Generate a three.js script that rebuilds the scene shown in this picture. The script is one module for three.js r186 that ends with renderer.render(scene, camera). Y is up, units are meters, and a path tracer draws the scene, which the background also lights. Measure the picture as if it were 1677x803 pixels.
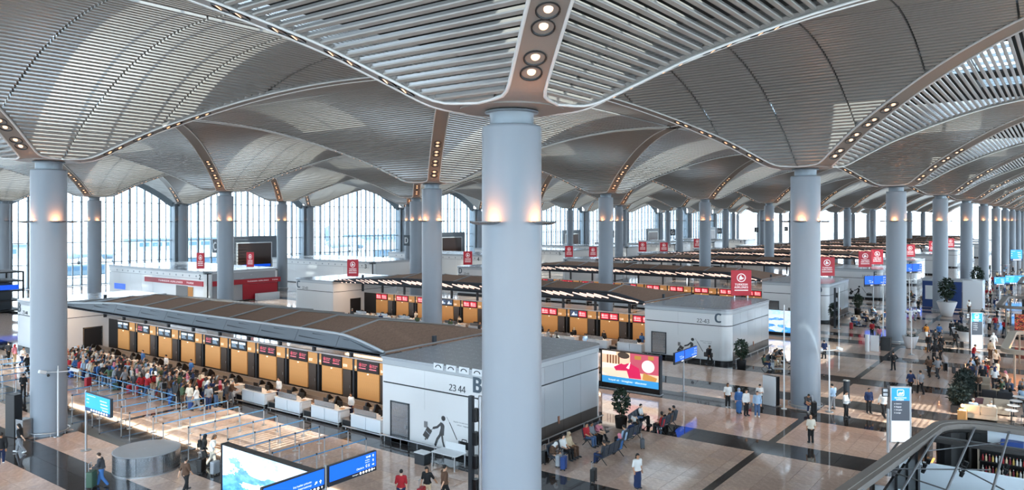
import * as THREE from 'three';
import { mergeGeometries } from 'three/addons/utils/BufferGeometryUtils.js';
import { RoundedBoxGeometry } from 'three/addons/geometries/RoundedBoxGeometry.js';
import { RectAreaLightUniformsLib } from 'three/addons/lights/RectAreaLightUniformsLib.js';
import { ImprovedNoise } from 'three/addons/math/ImprovedNoise.js';

// ---------------------------------------------------------------- camera, sky, sun, exposure
const scene = new THREE.Scene();
const IMG_W = 1677, IMG_H = 803, FOCAL = 1223.7;
const camera = new THREE.PerspectiveCamera(2 * Math.atan(IMG_H / 2 / FOCAL) * 180 / Math.PI, IMG_W / IMG_H, 0.1, 1500);
camera.position.set(-20.14, 13.25, 15.0);
camera.lookAt(-20.14 + Math.sin(0.931), 13.25, 15.0 - Math.cos(0.931));
camera.setViewOffset(IMG_W, IMG_H, 0, 40.3, IMG_W, IMG_H);     // shift lens: the horizon lies a little above the middle
const renderer = new THREE.WebGLRenderer({ antialias: true });
renderer.toneMapping = THREE.LinearToneMapping;
renderer.toneMappingExposure = 1.33;
renderer.shadowMap.enabled = true;
RectAreaLightUniformsLib.init();

const SKY = 6.0;
{ // hazy bright summer sky, a little whiter towards the horizon
  const W = 64, H = 32, d = new Float32Array(W * H * 4);
  for (let y = 0; y < H; y++) for (let x = 0; x < W; x++) {
    const e = Math.max(0, (y + 0.5) / H * 2 - 1), k = Math.pow(e, 0.6), i = (y * W + x) * 4;
    d[i] = 0.98 - 0.16 * k; d[i + 1] = 1.0 - 0.08 * k; d[i + 2] = 1.03 + 0.0 * k; d[i + 3] = 1;
  }
  const t = new THREE.DataTexture(d, W, H, THREE.RGBAFormat, THREE.FloatType);
  t.mapping = THREE.EquirectangularReflectionMapping; t.magFilter = THREE.LinearFilter; t.needsUpdate = true;
  scene.background = t; scene.backgroundIntensity = SKY;
}
const sun = new THREE.DirectionalLight(0xfff2de, 12);
sun.position.set(-16, 70, 38); sun.target.position.set(0, 0, 0);
sun.castShadow = true; sun.shadow.mapSize.set(4096, 4096);
Object.assign(sun.shadow.camera, { left: -60, right: 430, top: 160, bottom: -160, near: 1, far: 600 });
scene.add(sun, sun.target);

// ---------------------------------------------------------------- helpers
let seed = 12345;
const rnd = () => { seed = (seed * 1664525 + 1013904223) >>> 0; return seed / 4294967296; };
const rr = (a, b) => a + (b - a) * rnd();
const pick = (a) => a[Math.floor(rnd() * a.length) % a.length];
const V = (x, y, z) => new THREE.Vector3(x, y, z);
const taken = new Map();
function numbered(name) { const n = taken.get(name) ?? 0; taken.set(name, n + 1); return n ? name + '_' + String(n).padStart(3, '0') : name; }
const ni = (g) => { const h = g.index ? g.toNonIndexed() : g; for (const k of Object.keys(h.attributes)) if (!['position', 'normal', 'uv'].includes(k)) h.deleteAttribute(k); return h; };
const join = (gs) => { gs = gs.flat(Infinity); return gs.length === 1 ? gs[0] : mergeGeometries(gs.map(ni)); };
function put(g, x = 0, y = 0, z = 0, ry = 0, rx = 0, rz = 0) {
  g.applyMatrix4(new THREE.Matrix4().compose(V(x, y, z), new THREE.Quaternion().setFromEuler(new THREE.Euler(rx, ry, rz, 'YXZ')), V(1, 1, 1))); return g;
}
function metric(g) { // box-projected uv in metres
  const p = g.attributes.position, n = g.attributes.normal, uv = g.attributes.uv;
  for (let i = 0; i < p.count; i++) {
    const ax = Math.abs(n.getX(i)), ay = Math.abs(n.getY(i)), az = Math.abs(n.getZ(i));
    if (ay >= ax && ay >= az) uv.setXY(i, p.getX(i), p.getZ(i)); else if (ax >= az) uv.setXY(i, p.getZ(i), p.getY(i)); else uv.setXY(i, p.getX(i), p.getY(i));
  }
  return g;
}
const bx = (w, h, d, x = 0, y = 0, z = 0, ry = 0, rx = 0, rz = 0) => put(new THREE.BoxGeometry(w, h, d), x, y, z, ry, rx, rz);
const span = (x0, x1, y0, y1, z0, z1) => bx(x1 - x0, y1 - y0, z1 - z0, (x0 + x1) / 2, (y0 + y1) / 2, (z0 + z1) / 2);
const rbx = (w, h, d, r, x = 0, y = 0, z = 0, ry = 0, rx = 0, rz = 0, seg = 2) => put(ni(new RoundedBoxGeometry(w, h, d, seg, r)), x, y, z, ry, rx, rz);
const cyl = (r0, r1, h, x = 0, y = 0, z = 0, n = 16, rx = 0, rz = 0, open = false) => put(new THREE.CylinderGeometry(r1, r0, h, n, 1, open), x, y, z, 0, rx, rz);
function rod(a, b, r, n = 6, r1 = r) {
  const A = V(...a), B = V(...b), d = B.clone().sub(A), g = new THREE.CylinderGeometry(r1, r, d.length(), n);
  g.applyQuaternion(new THREE.Quaternion().setFromUnitVectors(V(0, 1, 0), d.normalize())); const m = A.add(B).multiplyScalar(0.5); g.translate(m.x, m.y, m.z); return g;
}
const tube = (pts, r, n = 6, seg = pts.length * 3) => new THREE.TubeGeometry(new THREE.CatmullRomCurve3(pts.map((p) => V(...p)), false, 'catmullrom', 0.2), seg, r, n);
const lathe = (pts, n = 24) => new THREE.LatheGeometry(pts.map((p) => new THREE.Vector2(p[0], p[1])), n);
function mk(name, geos, mat, parent = scene) {
  const m = new THREE.Mesh(join([geos]), mat); m.name = parent === scene ? numbered(name) : name; m.castShadow = m.receiveShadow = true; parent.add(m); return m;
}
function tag(o, label, category, group) { o.userData.label = label; if (category) o.userData.category = category; if (group) o.userData.group = group; return o; }
function thing(name, label, category, [x, y, z] = [0, 0, 0], turn = 0, group) {
  const o = new THREE.Group(); o.name = numbered(name); o.position.set(x, y, z); o.rotation.y = turn; scene.add(o); return tag(o, label, category, group);
}
function struct(name, geos, mat) { const o = mk(name, geos, mat); o.userData.kind = 'structure'; return o; }
function sgroup(name, pos = [0, 0, 0], turn = 0, parent = scene) { const o = new THREE.Group(); o.name = parent === scene ? numbered(name) : name; o.position.set(...pos); o.rotation.y = turn; parent.add(o); if (parent === scene) o.userData.kind = 'structure'; return o; }
function dup(o, [x, y, z], turn, label, group) {
  const c = o.clone(); c.name = numbered(o.name.replace(/_\d{3}$/, '')); c.userData = { ...o.userData }; scene.add(c); c.position.set(x, y, z); c.rotation.y = turn;
  if (label) c.userData.label = label; if (group) c.userData.group = group; else if (group === null) delete c.userData.group; return c;
}
const ORD = ['first', 'second', 'third', 'fourth', 'fifth', 'sixth', 'seventh', 'eighth', 'ninth', 'tenth', 'eleventh', 'twelfth', 'thirteenth'];

// ---------------------------------------------------------------- textures and materials
const noise = new ImprovedNoise();
function noiseTex(n, f, srgb, rep = 1) { // f(x, y) -> [r, g, b] 0..255, tiles over n pixels
  const d = new Uint8Array(n * n * 4);
  for (let y = 0; y < n; y++) for (let x = 0; x < n; x++) { const c = f(x, y, n); const i = (y * n + x) * 4; d[i] = c[0]; d[i + 1] = c[1]; d[i + 2] = c[2]; d[i + 3] = 255; }
  const t = new THREE.DataTexture(d, n, n); t.wrapS = t.wrapT = THREE.RepeatWrapping; t.magFilter = THREE.LinearFilter; t.minFilter = THREE.LinearMipmapLinearFilter; t.repeat.set(rep, rep);
  if (srgb) t.colorSpace = THREE.SRGBColorSpace; t.needsUpdate = true; return t;
}
function tnoise(x, y, n, f, z) { // seamless noise on a torus
  const a = x / n * 2 * Math.PI, b = y / n * 2 * Math.PI, r = f / 6.283; return noise.noise(Math.cos(a) * r + 7 + z, Math.sin(a) * r + Math.cos(b) * r, Math.sin(b) * r + z * 3.1);
}
function canvasTex(w, h, draw) {
  const c = document.createElement('canvas'); c.width = w; c.height = h; const x = c.getContext('2d'); draw(x, w, h);
  const t = new THREE.CanvasTexture(c); t.colorSpace = THREE.SRGBColorSpace; t.anisotropy = 8; return t;
}
const std = (color, roughness, metalness = 0, o = {}) => new THREE.MeshStandardMaterial({ color, roughness, metalness, ...o });
const grime = noiseTex(256, (x, y, n) => { const v = 128 + 60 * tnoise(x, y, n, 6, 1) + 40 * tnoise(x, y, n, 20, 2); return [v, v, v]; });
const granite = (tone) => noiseTex(256, (x, y, n) => { const v = 1 + 0.07 * tnoise(x, y, n, 14, 3) + 0.05 * tnoise(x, y, n, 50, 4) + 0.07 * (rnd() - 0.5); return tone.map((c) => Math.max(0, Math.min(255, c * v))); }, true, 1 / 2.5);
const M = {};
M.tiles = [[206, 178, 160], [213, 184, 165], [199, 171, 154], [209, 178, 157]].map((t) => std(0xffffff, 0.055, 0, { map: granite(t) }));
M.tilesDark = [[50, 48, 48], [58, 54, 53]].map((t) => std(0xffffff, 0.05, 0, { map: granite(t) }));
M.joint = std(0x4a423d, 0.8);
M.column = new THREE.MeshPhysicalMaterial({ color: 0x89929b, roughness: 0.42, clearcoat: 0.25, clearcoatRoughness: 0.35 });
M.collar = std(0x7f888f, 0.4, 0.5);
M.slat = std(0x94908b, 0.33, 0.3);
M.rib = std(0x87827d, 0.45, 0.35);
M.trim = std(0xd8d8d6, 0.35, 0.2);
M.roof = std(0x17181a, 0.9);
M.wallGrey = std(0x85888b, 0.7);
M.glass = new THREE.MeshPhysicalMaterial({ color: 0xeaf4fb, roughness: 0, transmission: 1, thickness: 0, ior: 1.45 });
M.mullion = std(0x79838a, 0.5, 0.3);
M.dark = std(0x1c1d20, 0.6);
M.black = std(0x0c0c0e, 0.35);
M.steel = std(0xb4b6b8, 0.28, 0.9);
M.brushed = std(0x8e9194, 0.38, 0.85, { roughnessMap: noiseTex(128, (x, y, n) => { const v = 150 + 80 * tnoise(x * 8, y, n, 30, 5); return [v, v, v]; }, false, 1) });
M.white = new THREE.MeshPhysicalMaterial({ color: 0xdfe4e8, roughness: 0.25, clearcoat: 0.4, clearcoatRoughness: 0.2 });
M.whiteMatte = std(0xd9dbdc, 0.6);
M.lampGlow = std(0xfff0dc, 0.5, 0, { emissive: 0xffb87c, emissiveIntensity: 1.05 });
M.sconceGlow = std(0xfff0dc, 0.5, 0, { emissive: 0xffb47a, emissiveIntensity: 2.2 });
M.ground = std(0xa5a8aa, 0.9);
// ---------------------------------------------------------------- the hall: grid of columns under groin vaults
const SU = 35, SV = 36, X0 = -37, X1 = 422, Z0 = -144, Z1 = 36;       // columns at (35 i, -36 j)
const NI0 = -1, NI1 = 12;
const HP = [[0, 16.95], [1.5, 16.97], [2.2, 17.12], [3.2, 17.8], [4.54, 18.74], [5.6, 19.36], [7.3, 20.26], [9, 21.05], [10.8, 21.75], [13, 22.37], [15.5, 22.8], [18, 22.95], [20, 22.95]];
function H(s) { // ceiling height over the distance from a column along its grid line
  s = Math.abs(s); let k = 0; while (k < HP.length - 2 && HP[k + 1][0] < s) k++;
  const p = (i) => HP[Math.max(0, Math.min(HP.length - 1, i))], [xa, ya] = p(k), [xb, yb] = p(k + 1), t = (s - xa) / (xb - xa);
  const m = (i) => { const a = p(i - 1), b = p(i + 1); return (b[1] - a[1]) / (b[0] - a[0]); }, ma = k ? m(k) : 0, mb = m(k + 1), h = xb - xa;
  return ya * (2 * t ** 3 - 3 * t * t + 1) + ma * h * (t ** 3 - 2 * t * t + t) + yb * (3 * t * t - 2 * t ** 3) + mb * h * (t ** 3 - t * t);
}
const TIP_C = 0.78, TIP_R = 2.4, TIP_S = TIP_C + TIP_R * Math.SQRT2;
function halfSpan(s) { if (s <= TIP_S - TIP_R) return 0; return s < TIP_S - TIP_R / Math.SQRT2 ? Math.sqrt(Math.max(0, TIP_R ** 2 - (TIP_S - s) ** 2)) : s - TIP_C; }

// ---- floor: light granite with dark bands along the hall, polished
const TX = 1.25, TZ = 1.2;
function darkBand(x, z) {
  const o = ((x % SU) + SU) % SU, a = Math.min(o, SU - o);
  return (a > 1.25 && a < 3.75) || (o > 10 && o < 12.5) || (o > 22.5 && o < 25);
}
{
  const floor = sgroup('floor');
  mk('floor_bed', [span(X0 - 1, X1 + 1, -0.6, -0.012, Z0 - 1, Z1 + 1)], M.joint, floor);
  const tg = new THREE.BoxGeometry(TX - 0.014, 0.03, TZ - 0.014); metric(tg);
  const near = [], far = [[], [], [], [], [], []];
  const sn = Math.sin(0.931), cs = Math.cos(0.931);
  const RX0 = -10, RX1 = 70, RZ0 = -60, RZ1 = 24;
  for (let x = RX0 + TX / 2; x < RX1; x += TX) for (let z = RZ0 + TZ / 2; z < RZ1; z += TZ) {
    const dx = x + 20.14, dz = z - 15, D = dx * sn - dz * cs, px = 838.5 + FOCAL * (dx * cs + dz * sn) / D, py = 361 + 13.25 * FOCAL / D;
    const dark = darkBand(x, z), vis = D > 5 && px > -20 && px < 1700 && py < 830 && !(x > 10.5 && x < 24 && z < -9) && !(px > 780 && px < 900);
    const t = { x, z, D, dark, v: Math.floor(rnd() * 4), vis };
    near.push(t);
  }
  near.sort((a, b) => (b.vis - a.vis) || a.D - b.D);
  near.forEach((t, i) => {
    const y = -0.015 + (rnd() - 0.5) * 0.0006, m = t.dark ? 4 + t.v % 2 : t.v;
    if (i < 300) { const o = new THREE.Mesh(tg, m > 3 ? M.tilesDark[m - 4] : M.tiles[m]); o.name = 'tile'; o.position.set(t.x, y, t.z); o.receiveShadow = true; floor.add(o); } else far[m].push(tg.clone().translate(t.x, y, t.z));
  });
  far.forEach((g, m) => { if (g.length) mk('tile', [g], m > 3 ? M.tilesDark[m - 4] : M.tiles[m], floor).userData.kind = 'stuff'; });
  // farther out the joints can no longer be told apart: slabs as wide as the bands
  const L = [], Dk = [];
  const slab = (x0, x1, z0, z1) => { const edges = [x0, x1]; for (let i = -3; i < 14; i++) for (const o of [-3.75, -1.25, 1.25, 3.75, 10, 12.5, 22.5, 25]) { const e = i * SU + o; if (e > x0 && e < x1) edges.push(e); }
    edges.sort((a, b) => a - b); for (let k = 0; k + 1 < edges.length; k++) (darkBand((edges[k] + edges[k + 1]) / 2, 0) ? Dk : L).push(metric(span(edges[k], edges[k + 1], -0.03, 0, z0, z1))); };
  slab(X0, RX0, Z0, Z1); slab(RX1, X1, Z0, Z1); slab(RX0, RX1, Z0, RZ0); slab(RX0, RX1, RZ1, Z1);
  mk('paving', L, M.tiles[0], floor); mk('dark_paving', Dk, M.tilesDark[0], floor);
  const strip = []; strip.push(span(X0, X1, -0.004, 0.004, 0.58, 1.02)); strip.push(span(X0, X1, -0.004, 0.004, -36.2 + 0.78, -35.9 + 1.0));
  mk('dark_inlay', strip, M.tilesDark[1], floor);
}

// ---- columns
const columns = {};
{
  const shaft = lathe([[1.0, 0.0], [1.0, 16.3], [0.985, 16.38], [0.95, 16.4], [0.7, 16.4]], 48);
  const collar = lathe([[0.74, 16.38], [0.74, 16.82], [0.9, 16.84], [0.9, 16.9], [0.7, 16.95]], 32);
  const ring = join([put(new THREE.TorusGeometry(1.14, 0.045, 8, 48), 0, 0.22, 0, 0, Math.PI / 2), ...[0, 1, 2, 3, 4, 5, 6, 7].map((k) => { const a = k * Math.PI / 4 + 0.3; return rod([Math.cos(a) * 1.14, 0, Math.sin(a) * 1.14], [Math.cos(a) * 1.14, 0.22, Math.sin(a) * 1.14], 0.025); })]);
  const bowl = () => { const g = new THREE.SphereGeometry(0.36, 20, 8, 0, Math.PI * 2, Math.PI / 2, Math.PI / 2); g.scale(1.0, 0.3, 1.25); return join([g, put(new THREE.TorusGeometry(0.36, 0.022, 6, 24).scale(1, 1.25, 1), 0, 0, 0, 0, Math.PI / 2)]); };
  const bowlG = put(bowl(), 1.32, 13.2, 0), bracket = bx(0.3, 0.05, 0.1, 1.05, 13.16, 0);
  const glow = put(new THREE.CylinderGeometry(0.24, 0.24, 0.02, 20).scale(1, 1, 1.2), 1.3, 13.19, 0);
  const rows = ['the row beside the concourse', 'the row between the check-in islands', 'the row behind the check-in islands', 'the row before the passport halls', 'the row along the window wall', 'the row near the entrance'];
  for (let j = -1; j <= 4; j++) for (let i = NI0; i <= NI1; i++) {
    const near = (i >= 0 && i <= 4 && j >= 0 && j <= 3);
    const c = thing('column', '', 'column', [i * SU, 0, -j * SV]); c.userData.kind = 'structure'; columns[i + ',' + j] = c;
    c.userData.label = i >= 0 ? `${ORD[i]} round grey column of ${rows[j < 0 ? 5 : j]}` : `round grey column standing behind the viewpoint in ${rows[j < 0 ? 5 : j]}`;
    mk('shaft', [shaft], M.column, c); mk('collar', [collar], M.collar, c); mk('guard_rail', [ring], M.steel, c);
    for (let k = 0; k < 4; k++) { const s = mk('sconce', [bowlG, bracket], M.brushed, c); s.rotation.y = k * Math.PI / 2; const g = mk('bulb', [glow], M.sconceGlow, s);
      if ((k === 2 || k === 3) && i >= 0 && j >= 0 && ((i < 9 && j < 1) || (i < 5 && j < 4))) { const p = new THREE.PointLight(0xffa060, 4.5); p.position.set(1.3, 13.24, 0); p.castShadow = true; p.shadow.radius = 4; s.add(p); } }
  }
  columns['0,0'].userData.label = 'nearest and widest round grey column, standing before the check-in block marked B';
  columns['0,1'].userData.label = 'big round grey column beside the crowded check-in queue and the camera pole';
  columns['1,0'].userData.label = 'round grey column with a man and dark suitcases sitting at its foot';
  columns['1,1'].userData.label = 'round grey column rising behind the brown canopy of the nearest check-in island';
}

// ---- ceiling: every pair of neighbouring columns carries a diamond of slats, ribs run along the diagonals
function slatList(along, ratio, z0 = -1e9, z1 = 1e9) { // slats of half a diamond; s from the column
  const out = []; let s = TIP_S - TIP_R + 0.12;
  while (s < along / 2 - 0.08) { const slope = (H(s + 0.05) - H(s - 0.05)) / 0.1; out.push([s, Math.atan(slope)]); s += 0.335 * Math.cos(Math.atan(slope)); }
  return out;
}
function slatGeo(s, a, ratio, c0, c1, cuts) { // one slat across: local x along the grid line, z across
  const w = 0.178, d = 0.16, L = Math.max(0.05, halfSpan(s) * ratio); let lo = Math.max(-L, c0), hi = Math.min(L, c1); if (hi - lo < 0.05) return null;
  const sh = [[-w / 2, d], [-w / 2, 0.03], [-w / 2 + 0.035, 0], [w / 2 - 0.035, 0], [w / 2, 0.03], [w / 2, d]], ca = Math.cos(a), sa = Math.sin(a), y = H(s), pos = [], nor = [], uv = [];
  const P = sh.map(([u, v]) => [s + u * ca - v * sa, y + u * sa + v * ca]);
  const segs = []; if (cuts) { let e = lo; const first = Math.ceil(lo / 4.4) * 4.4; for (let k = first; k < hi; k += 4.4) { if (k - e > 0.3) segs.push([e, k - 0.05]); e = k + 0.05; } if (hi - e > 0.1) segs.push([e, hi]); } else segs.push([lo, hi]);
  for (const [za, zb] of segs) for (let k = 0; k < P.length; k++) {
    const [x0, y0] = P[k], [x1, y1] = P[(k + 1) % P.length], nx = y1 - y0, ny = -(x1 - x0), l = Math.hypot(nx, ny) || 1;
    for (const [x, yy, z, q] of [[x0, y0, za, 0], [x1, y1, za, 0], [x1, y1, zb, 1], [x0, y0, za, 0], [x1, y1, zb, 1], [x0, y0, zb, 1]]) { pos.push(x, yy, z); nor.push(nx / l, ny / l, 0); uv.push(z, q); }
  }
  const g = new THREE.BufferGeometry(); g.setAttribute('position', new THREE.Float32BufferAttribute(pos, 3)); g.setAttribute('normal', new THREE.Float32BufferAttribute(nor, 3)); g.setAttribute('uv', new THREE.Float32BufferAttribute(uv, 2)); return g;
}
const mirrors = new Map();
{
  const cache = new Map();
  const half = (along, ratio, c0, c1, cuts) => { const k = [along, c0, c1, cuts].join(); if (!cache.has(k)) cache.set(k, slatList(along, ratio).map(([s, a]) => slatGeo(s, a, ratio, c0, c1, cuts)).filter(Boolean)); return cache.get(k); };
  const merged = new Map();
  const whole = (along, ratio, c0, c1, cuts) => { const k = [along, c0, c1, cuts].join(); if (!merged.has(k)) merged.set(k, join([half(along, ratio, c0, c1, cuts)])); return merged.get(k); };
  const near = new Set(['x-1,0', 'z0,-1', 'z0,0', 'x0,0', 'z1,-1']), cutset = new Set(['z0,0', 'z1,-1', 'x0,0']);
  const panel = (key, x, z, turn, along, ratio, c0, c1) => {
    const g = sgroup('ceiling_panel', [x, 0, z], turn);
    for (const e of [0, 1]) {
      const side = sgroup('slat_run', [e ? along : 0, 0, 0], e ? Math.PI : 0, g), a = e ? -c1 : c0, b = e ? -c0 : c1, cuts = cutset.has(key) ? 1 : 0;
      if (near.has(key)) for (const q of half(along, ratio, a, b, cuts)) { const m = new THREE.Mesh(q, M.slat); m.name = 'slat'; m.castShadow = m.receiveShadow = true; side.add(m); }
      else mk('slats', [whole(along, ratio, a, b, cuts)], M.slat, side).userData.kind = 'stuff';
    }
  };
  for (let j = -1; j <= 4; j++) for (let i = NI0; i < NI1; i++) panel(`x${i},${j}`, i * SU, -j * SV, 0, SU, SV / SU, j === 4 ? 0.6 : -1e9, j === -1 ? -0.6 : 1e9);
  for (let j = -1; j < 4; j++) for (let i = NI0; i <= NI1; i++) panel(`z${i},${j}`, i * SU, -j * SV, Math.PI / 2, SV, SU / SV, i === NI0 ? -1.5 : -1e9, i === NI1 ? 1.5 : 1e9);

  // ribs: flared plate on each column and four arms towards the middles of the cells, with recessed downlights
  const strip = (A, B, th, mk2) => { // surface between two polylines, with thickness upwards
    const pos = [], q = (a, b, c) => pos.push(...a, ...b, ...c), up = (p) => [p[0], p[1] + th, p[2]];
    for (let k = 0; k + 1 < A.length; k++) { const [a, b, c, d] = [A[k], A[k + 1], B[k], B[k + 1]]; q(a, b, c); q(b, d, c); q(up(a), up(c), up(b)); q(up(b), up(c), up(d)); q(a, up(a), b); q(up(a), up(b), b); q(c, d, up(c)); q(up(c), d, up(d)); }
    const g = new THREE.BufferGeometry(); g.setAttribute('position', new THREE.Float32BufferAttribute(pos, 3)); g.setAttribute('uv', new THREE.Float32BufferAttribute(new Float32Array(pos.length / 3 * 2), 2)); g.computeVertexNormals(); return g;
  };
  const S = []; for (let s = TIP_S - TIP_R; s < 5; s += 0.12) S.push(s); for (let s = 5; s <= 17.5; s += 0.4) S.push(s); S.push(17.5);
  const dz = (s) => s * SV / SU;
  const PA = S.map((s) => [s, H(s) - 0.02, halfSpan(s) * SV / SU]), PB = S.map((s) => [halfSpan(s), H(s) - 0.02, dz(s)]);
  const band = strip(PA, PB, 0.22);
  const s0 = TIP_S - TIP_R, plate = put(new THREE.CylinderGeometry(1.75, 1.75, 0.2, 32), 0, H(0) + 0.09, 0);
  const trims = [PA, PB].map((P) => tube(P.filter((_, k) => k % 2 === 0).map((p) => [p[0], p[1] - 0.0, p[2]]), 0.06, 5, 60));
  const spots = []; for (let k = 0; k < 4; k++) for (const o of [0, 0.42]) spots.push(2.85 + 1.22 * k + o);
  const at = (s) => { const k = 0.5 * (s + halfSpan(s)); return [k, H(s), k * SV / SU, Math.atan((H(s + 0.05) - H(s - 0.05)) / 0.1 / Math.SQRT2)]; };
  const cup = join([lathe([[0.28, 0.02], [0.3, -0.03], [0.335, -0.03], [0.335, 0.02], [0.3, 0.02]], 20)]), inner = lathe([[0.0, 0.015], [0.29, 0.012]], 20), disc = put(lathe([[0.0, -0.015], [0.11, -0.015], [0.13, 0.0]], 16), 0.07, -0.01, 0.0, 0, 0, 0.3);
  const place = (g, s) => { const [x, y, z, a] = at(s), h = g.clone(); h.rotateZ(a); h.rotateY(-Math.PI / 4); return h.translate(x, y - 0.03, z); };
  const rings = spots.map((s) => [place(cup, s), place(inner, s), place(disc, s)]);
  const allCups = join(rings.map((r) => r[0])), allIn = join(rings.map((r) => r[1])), allDiscs = join(rings.map((r) => r[2]));
  const foot = join([plate]);
  for (let j = -1; j <= 4; j++) for (let i = NI0; i <= NI1; i++) {
    const g = sgroup('ceiling_rib', [i * SU, 0, -j * SV]);
    mk('capital_plate', [foot], M.rib, g);
    const close = (i === 0 || i === 1) && (j === 0 || j === 1);
    for (const [sx, sz] of [[1, 1], [-1, 1], [1, -1], [-1, -1]]) {
      const X = i * SU + sx * 3, Z = -j * SV + sz * 3; if (X < X0 || X > X1 || Z < Z0 || Z > Z1) continue;
      const arm = sgroup('arm', [0, 0, 0], 0, g); arm.rotation.y = sx * sz > 0 ? (sx > 0 ? 0 : Math.PI) : 0;
      // mirror quadrants are built by swapping the axes, not by negative scale
      const tf = (geo) => { if (sx > 0 && sz > 0) return geo; const k = sx * 2 + sz; let m = mirrors.get(geo); if (!m) mirrors.set(geo, m = {}); return m[k] ??= mirrored(geo, sx, sz); };
      arm.rotation.y = 0;
      mk('band', [tf(band)], M.rib, arm); for (const t of trims) mk('edge_trim', [tf(t)], M.trim, arm);
      if (close) spots.forEach((s, k) => { const d = mk('downlight', [tf(rings[k][0]), tf(rings[k][1])], M.black, g); const b = mk('bulb', [tf(rings[k][2])], M.lampGlow, d);
        if (k % 2 === 0 && sx < 0 || sz > 0) { const [x, y, z] = at(s); const l = new THREE.SpotLight(0xffc48a, 25, 0, 0.7, 0.6); l.position.set(sx * x, y - 0.1, sz * z); l.target.position.set(sx * x * 0.9, 0, sz * z * 0.9); l.castShadow = true; l.shadow.radius = 3; if (k < 4) g.add(l, l.target); } });
      else { const d = mk('downlight', [tf(allCups), tf(allIn)], M.black, g); d.userData.kind = 'stuff'; mk('bulb', [tf(allDiscs)], M.lampGlow, d).userData.kind = 'stuff'; }
    }
  }
}
function mirrored(geo, sx, sz) {
  const g = geo.index ? geo.toNonIndexed() : geo.clone(), p = g.attributes.position, n = g.attributes.normal, flip = sx * sz < 0;
  for (let i = 0; i < p.count; i++) { p.setXYZ(i, p.getX(i) * sx, p.getY(i), p.getZ(i) * sz); n.setXYZ(i, n.getX(i) * sx, n.getY(i), n.getZ(i) * sz); }
  if (flip) for (const at of [p, n, g.attributes.uv]) { const k = at.itemSize, a = at.array; for (let t = 0; t < at.count; t += 3) for (let c = 0; c < k; c++) { const x = a[(t + 1) * k + c]; a[(t + 1) * k + c] = a[(t + 2) * k + c]; a[(t + 2) * k + c] = x; } }
  return g;
}

// ---- roof over the vaults with skylights near the grid lines, unseen openings sized and shifted to steer sunlight
{
  const sh = new THREE.Shape([[X0 - 2, -Z1 - 2], [X1 + 2, -Z1 - 2], [X1 + 2, -Z0 + 2], [X0 - 2, -Z0 + 2]].map((p) => new THREE.Vector2(...p)));
  const lights = [];
  for (let j = -1; j <= 3; j++) for (let i = NI0; i <= NI1; i++) { if (j >= 0 || i >= 0) lights.push(j < 0 ? [i * SU - 4.5, j * SV + SV / 2, i < 2 ? 8.5 : 6, i < 2 ? 22 : 20] : [i * SU, j * SV + SV / 2, i ? 11 : 8.5, 22]); }
  for (let j = 0; j <= 3; j++) for (let i = NI0; i < NI1; i++) { if (j || i) lights.push(j || i < 0 || i > 2 ? [i * SU + SU / 2, j * SV, 13, 9] : [i * SU + SU / 2, -8.5, 13.01, 6]); }
  for (const [x, y, w, d] of lights) sh.holes.push(new THREE.Path([[x - w / 2, y - d / 2], [x - w / 2, y + d / 2], [x + w / 2, y + d / 2], [x + w / 2, y - d / 2]].map((p) => new THREE.Vector2(...p))));
  const g = new THREE.ExtrudeGeometry(sh, { depth: 0.5, bevelEnabled: false }); g.rotateX(-Math.PI / 2); g.translate(0, 26.5, 0);
  struct('roof', [g], M.roof);
  const pane = (w, d) => join([bx(w, 0.02, d)]), frame = (w, d) => join([0, 1, 2, 3, 4].map((k) => bx(0.12, 0.25, d, -w / 2 + k * w / 4, 0, 0)).concat([0, 1, 2].map((k) => bx(w, 0.25, 0.12, 0, 0, -d / 2 + k * d / 2))));
  const kinds = { 6: [pane(6, 20), frame(6, 20)], 8.5: [pane(8.5, 22), frame(8.5, 22)], 11: [pane(11, 22), frame(11, 22)], 13: [pane(13, 9), frame(13, 9)], 13.01: [pane(13, 6), frame(13, 6)] };
  for (const [x, y, w] of lights) { const o = sgroup('window_skylight', [x, 26.8, -y]); mk('pane', [kinds[w][0]], M.glass, o); mk('window_frame', [kinds[w][1]], M.mullion, o); }
}

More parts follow.
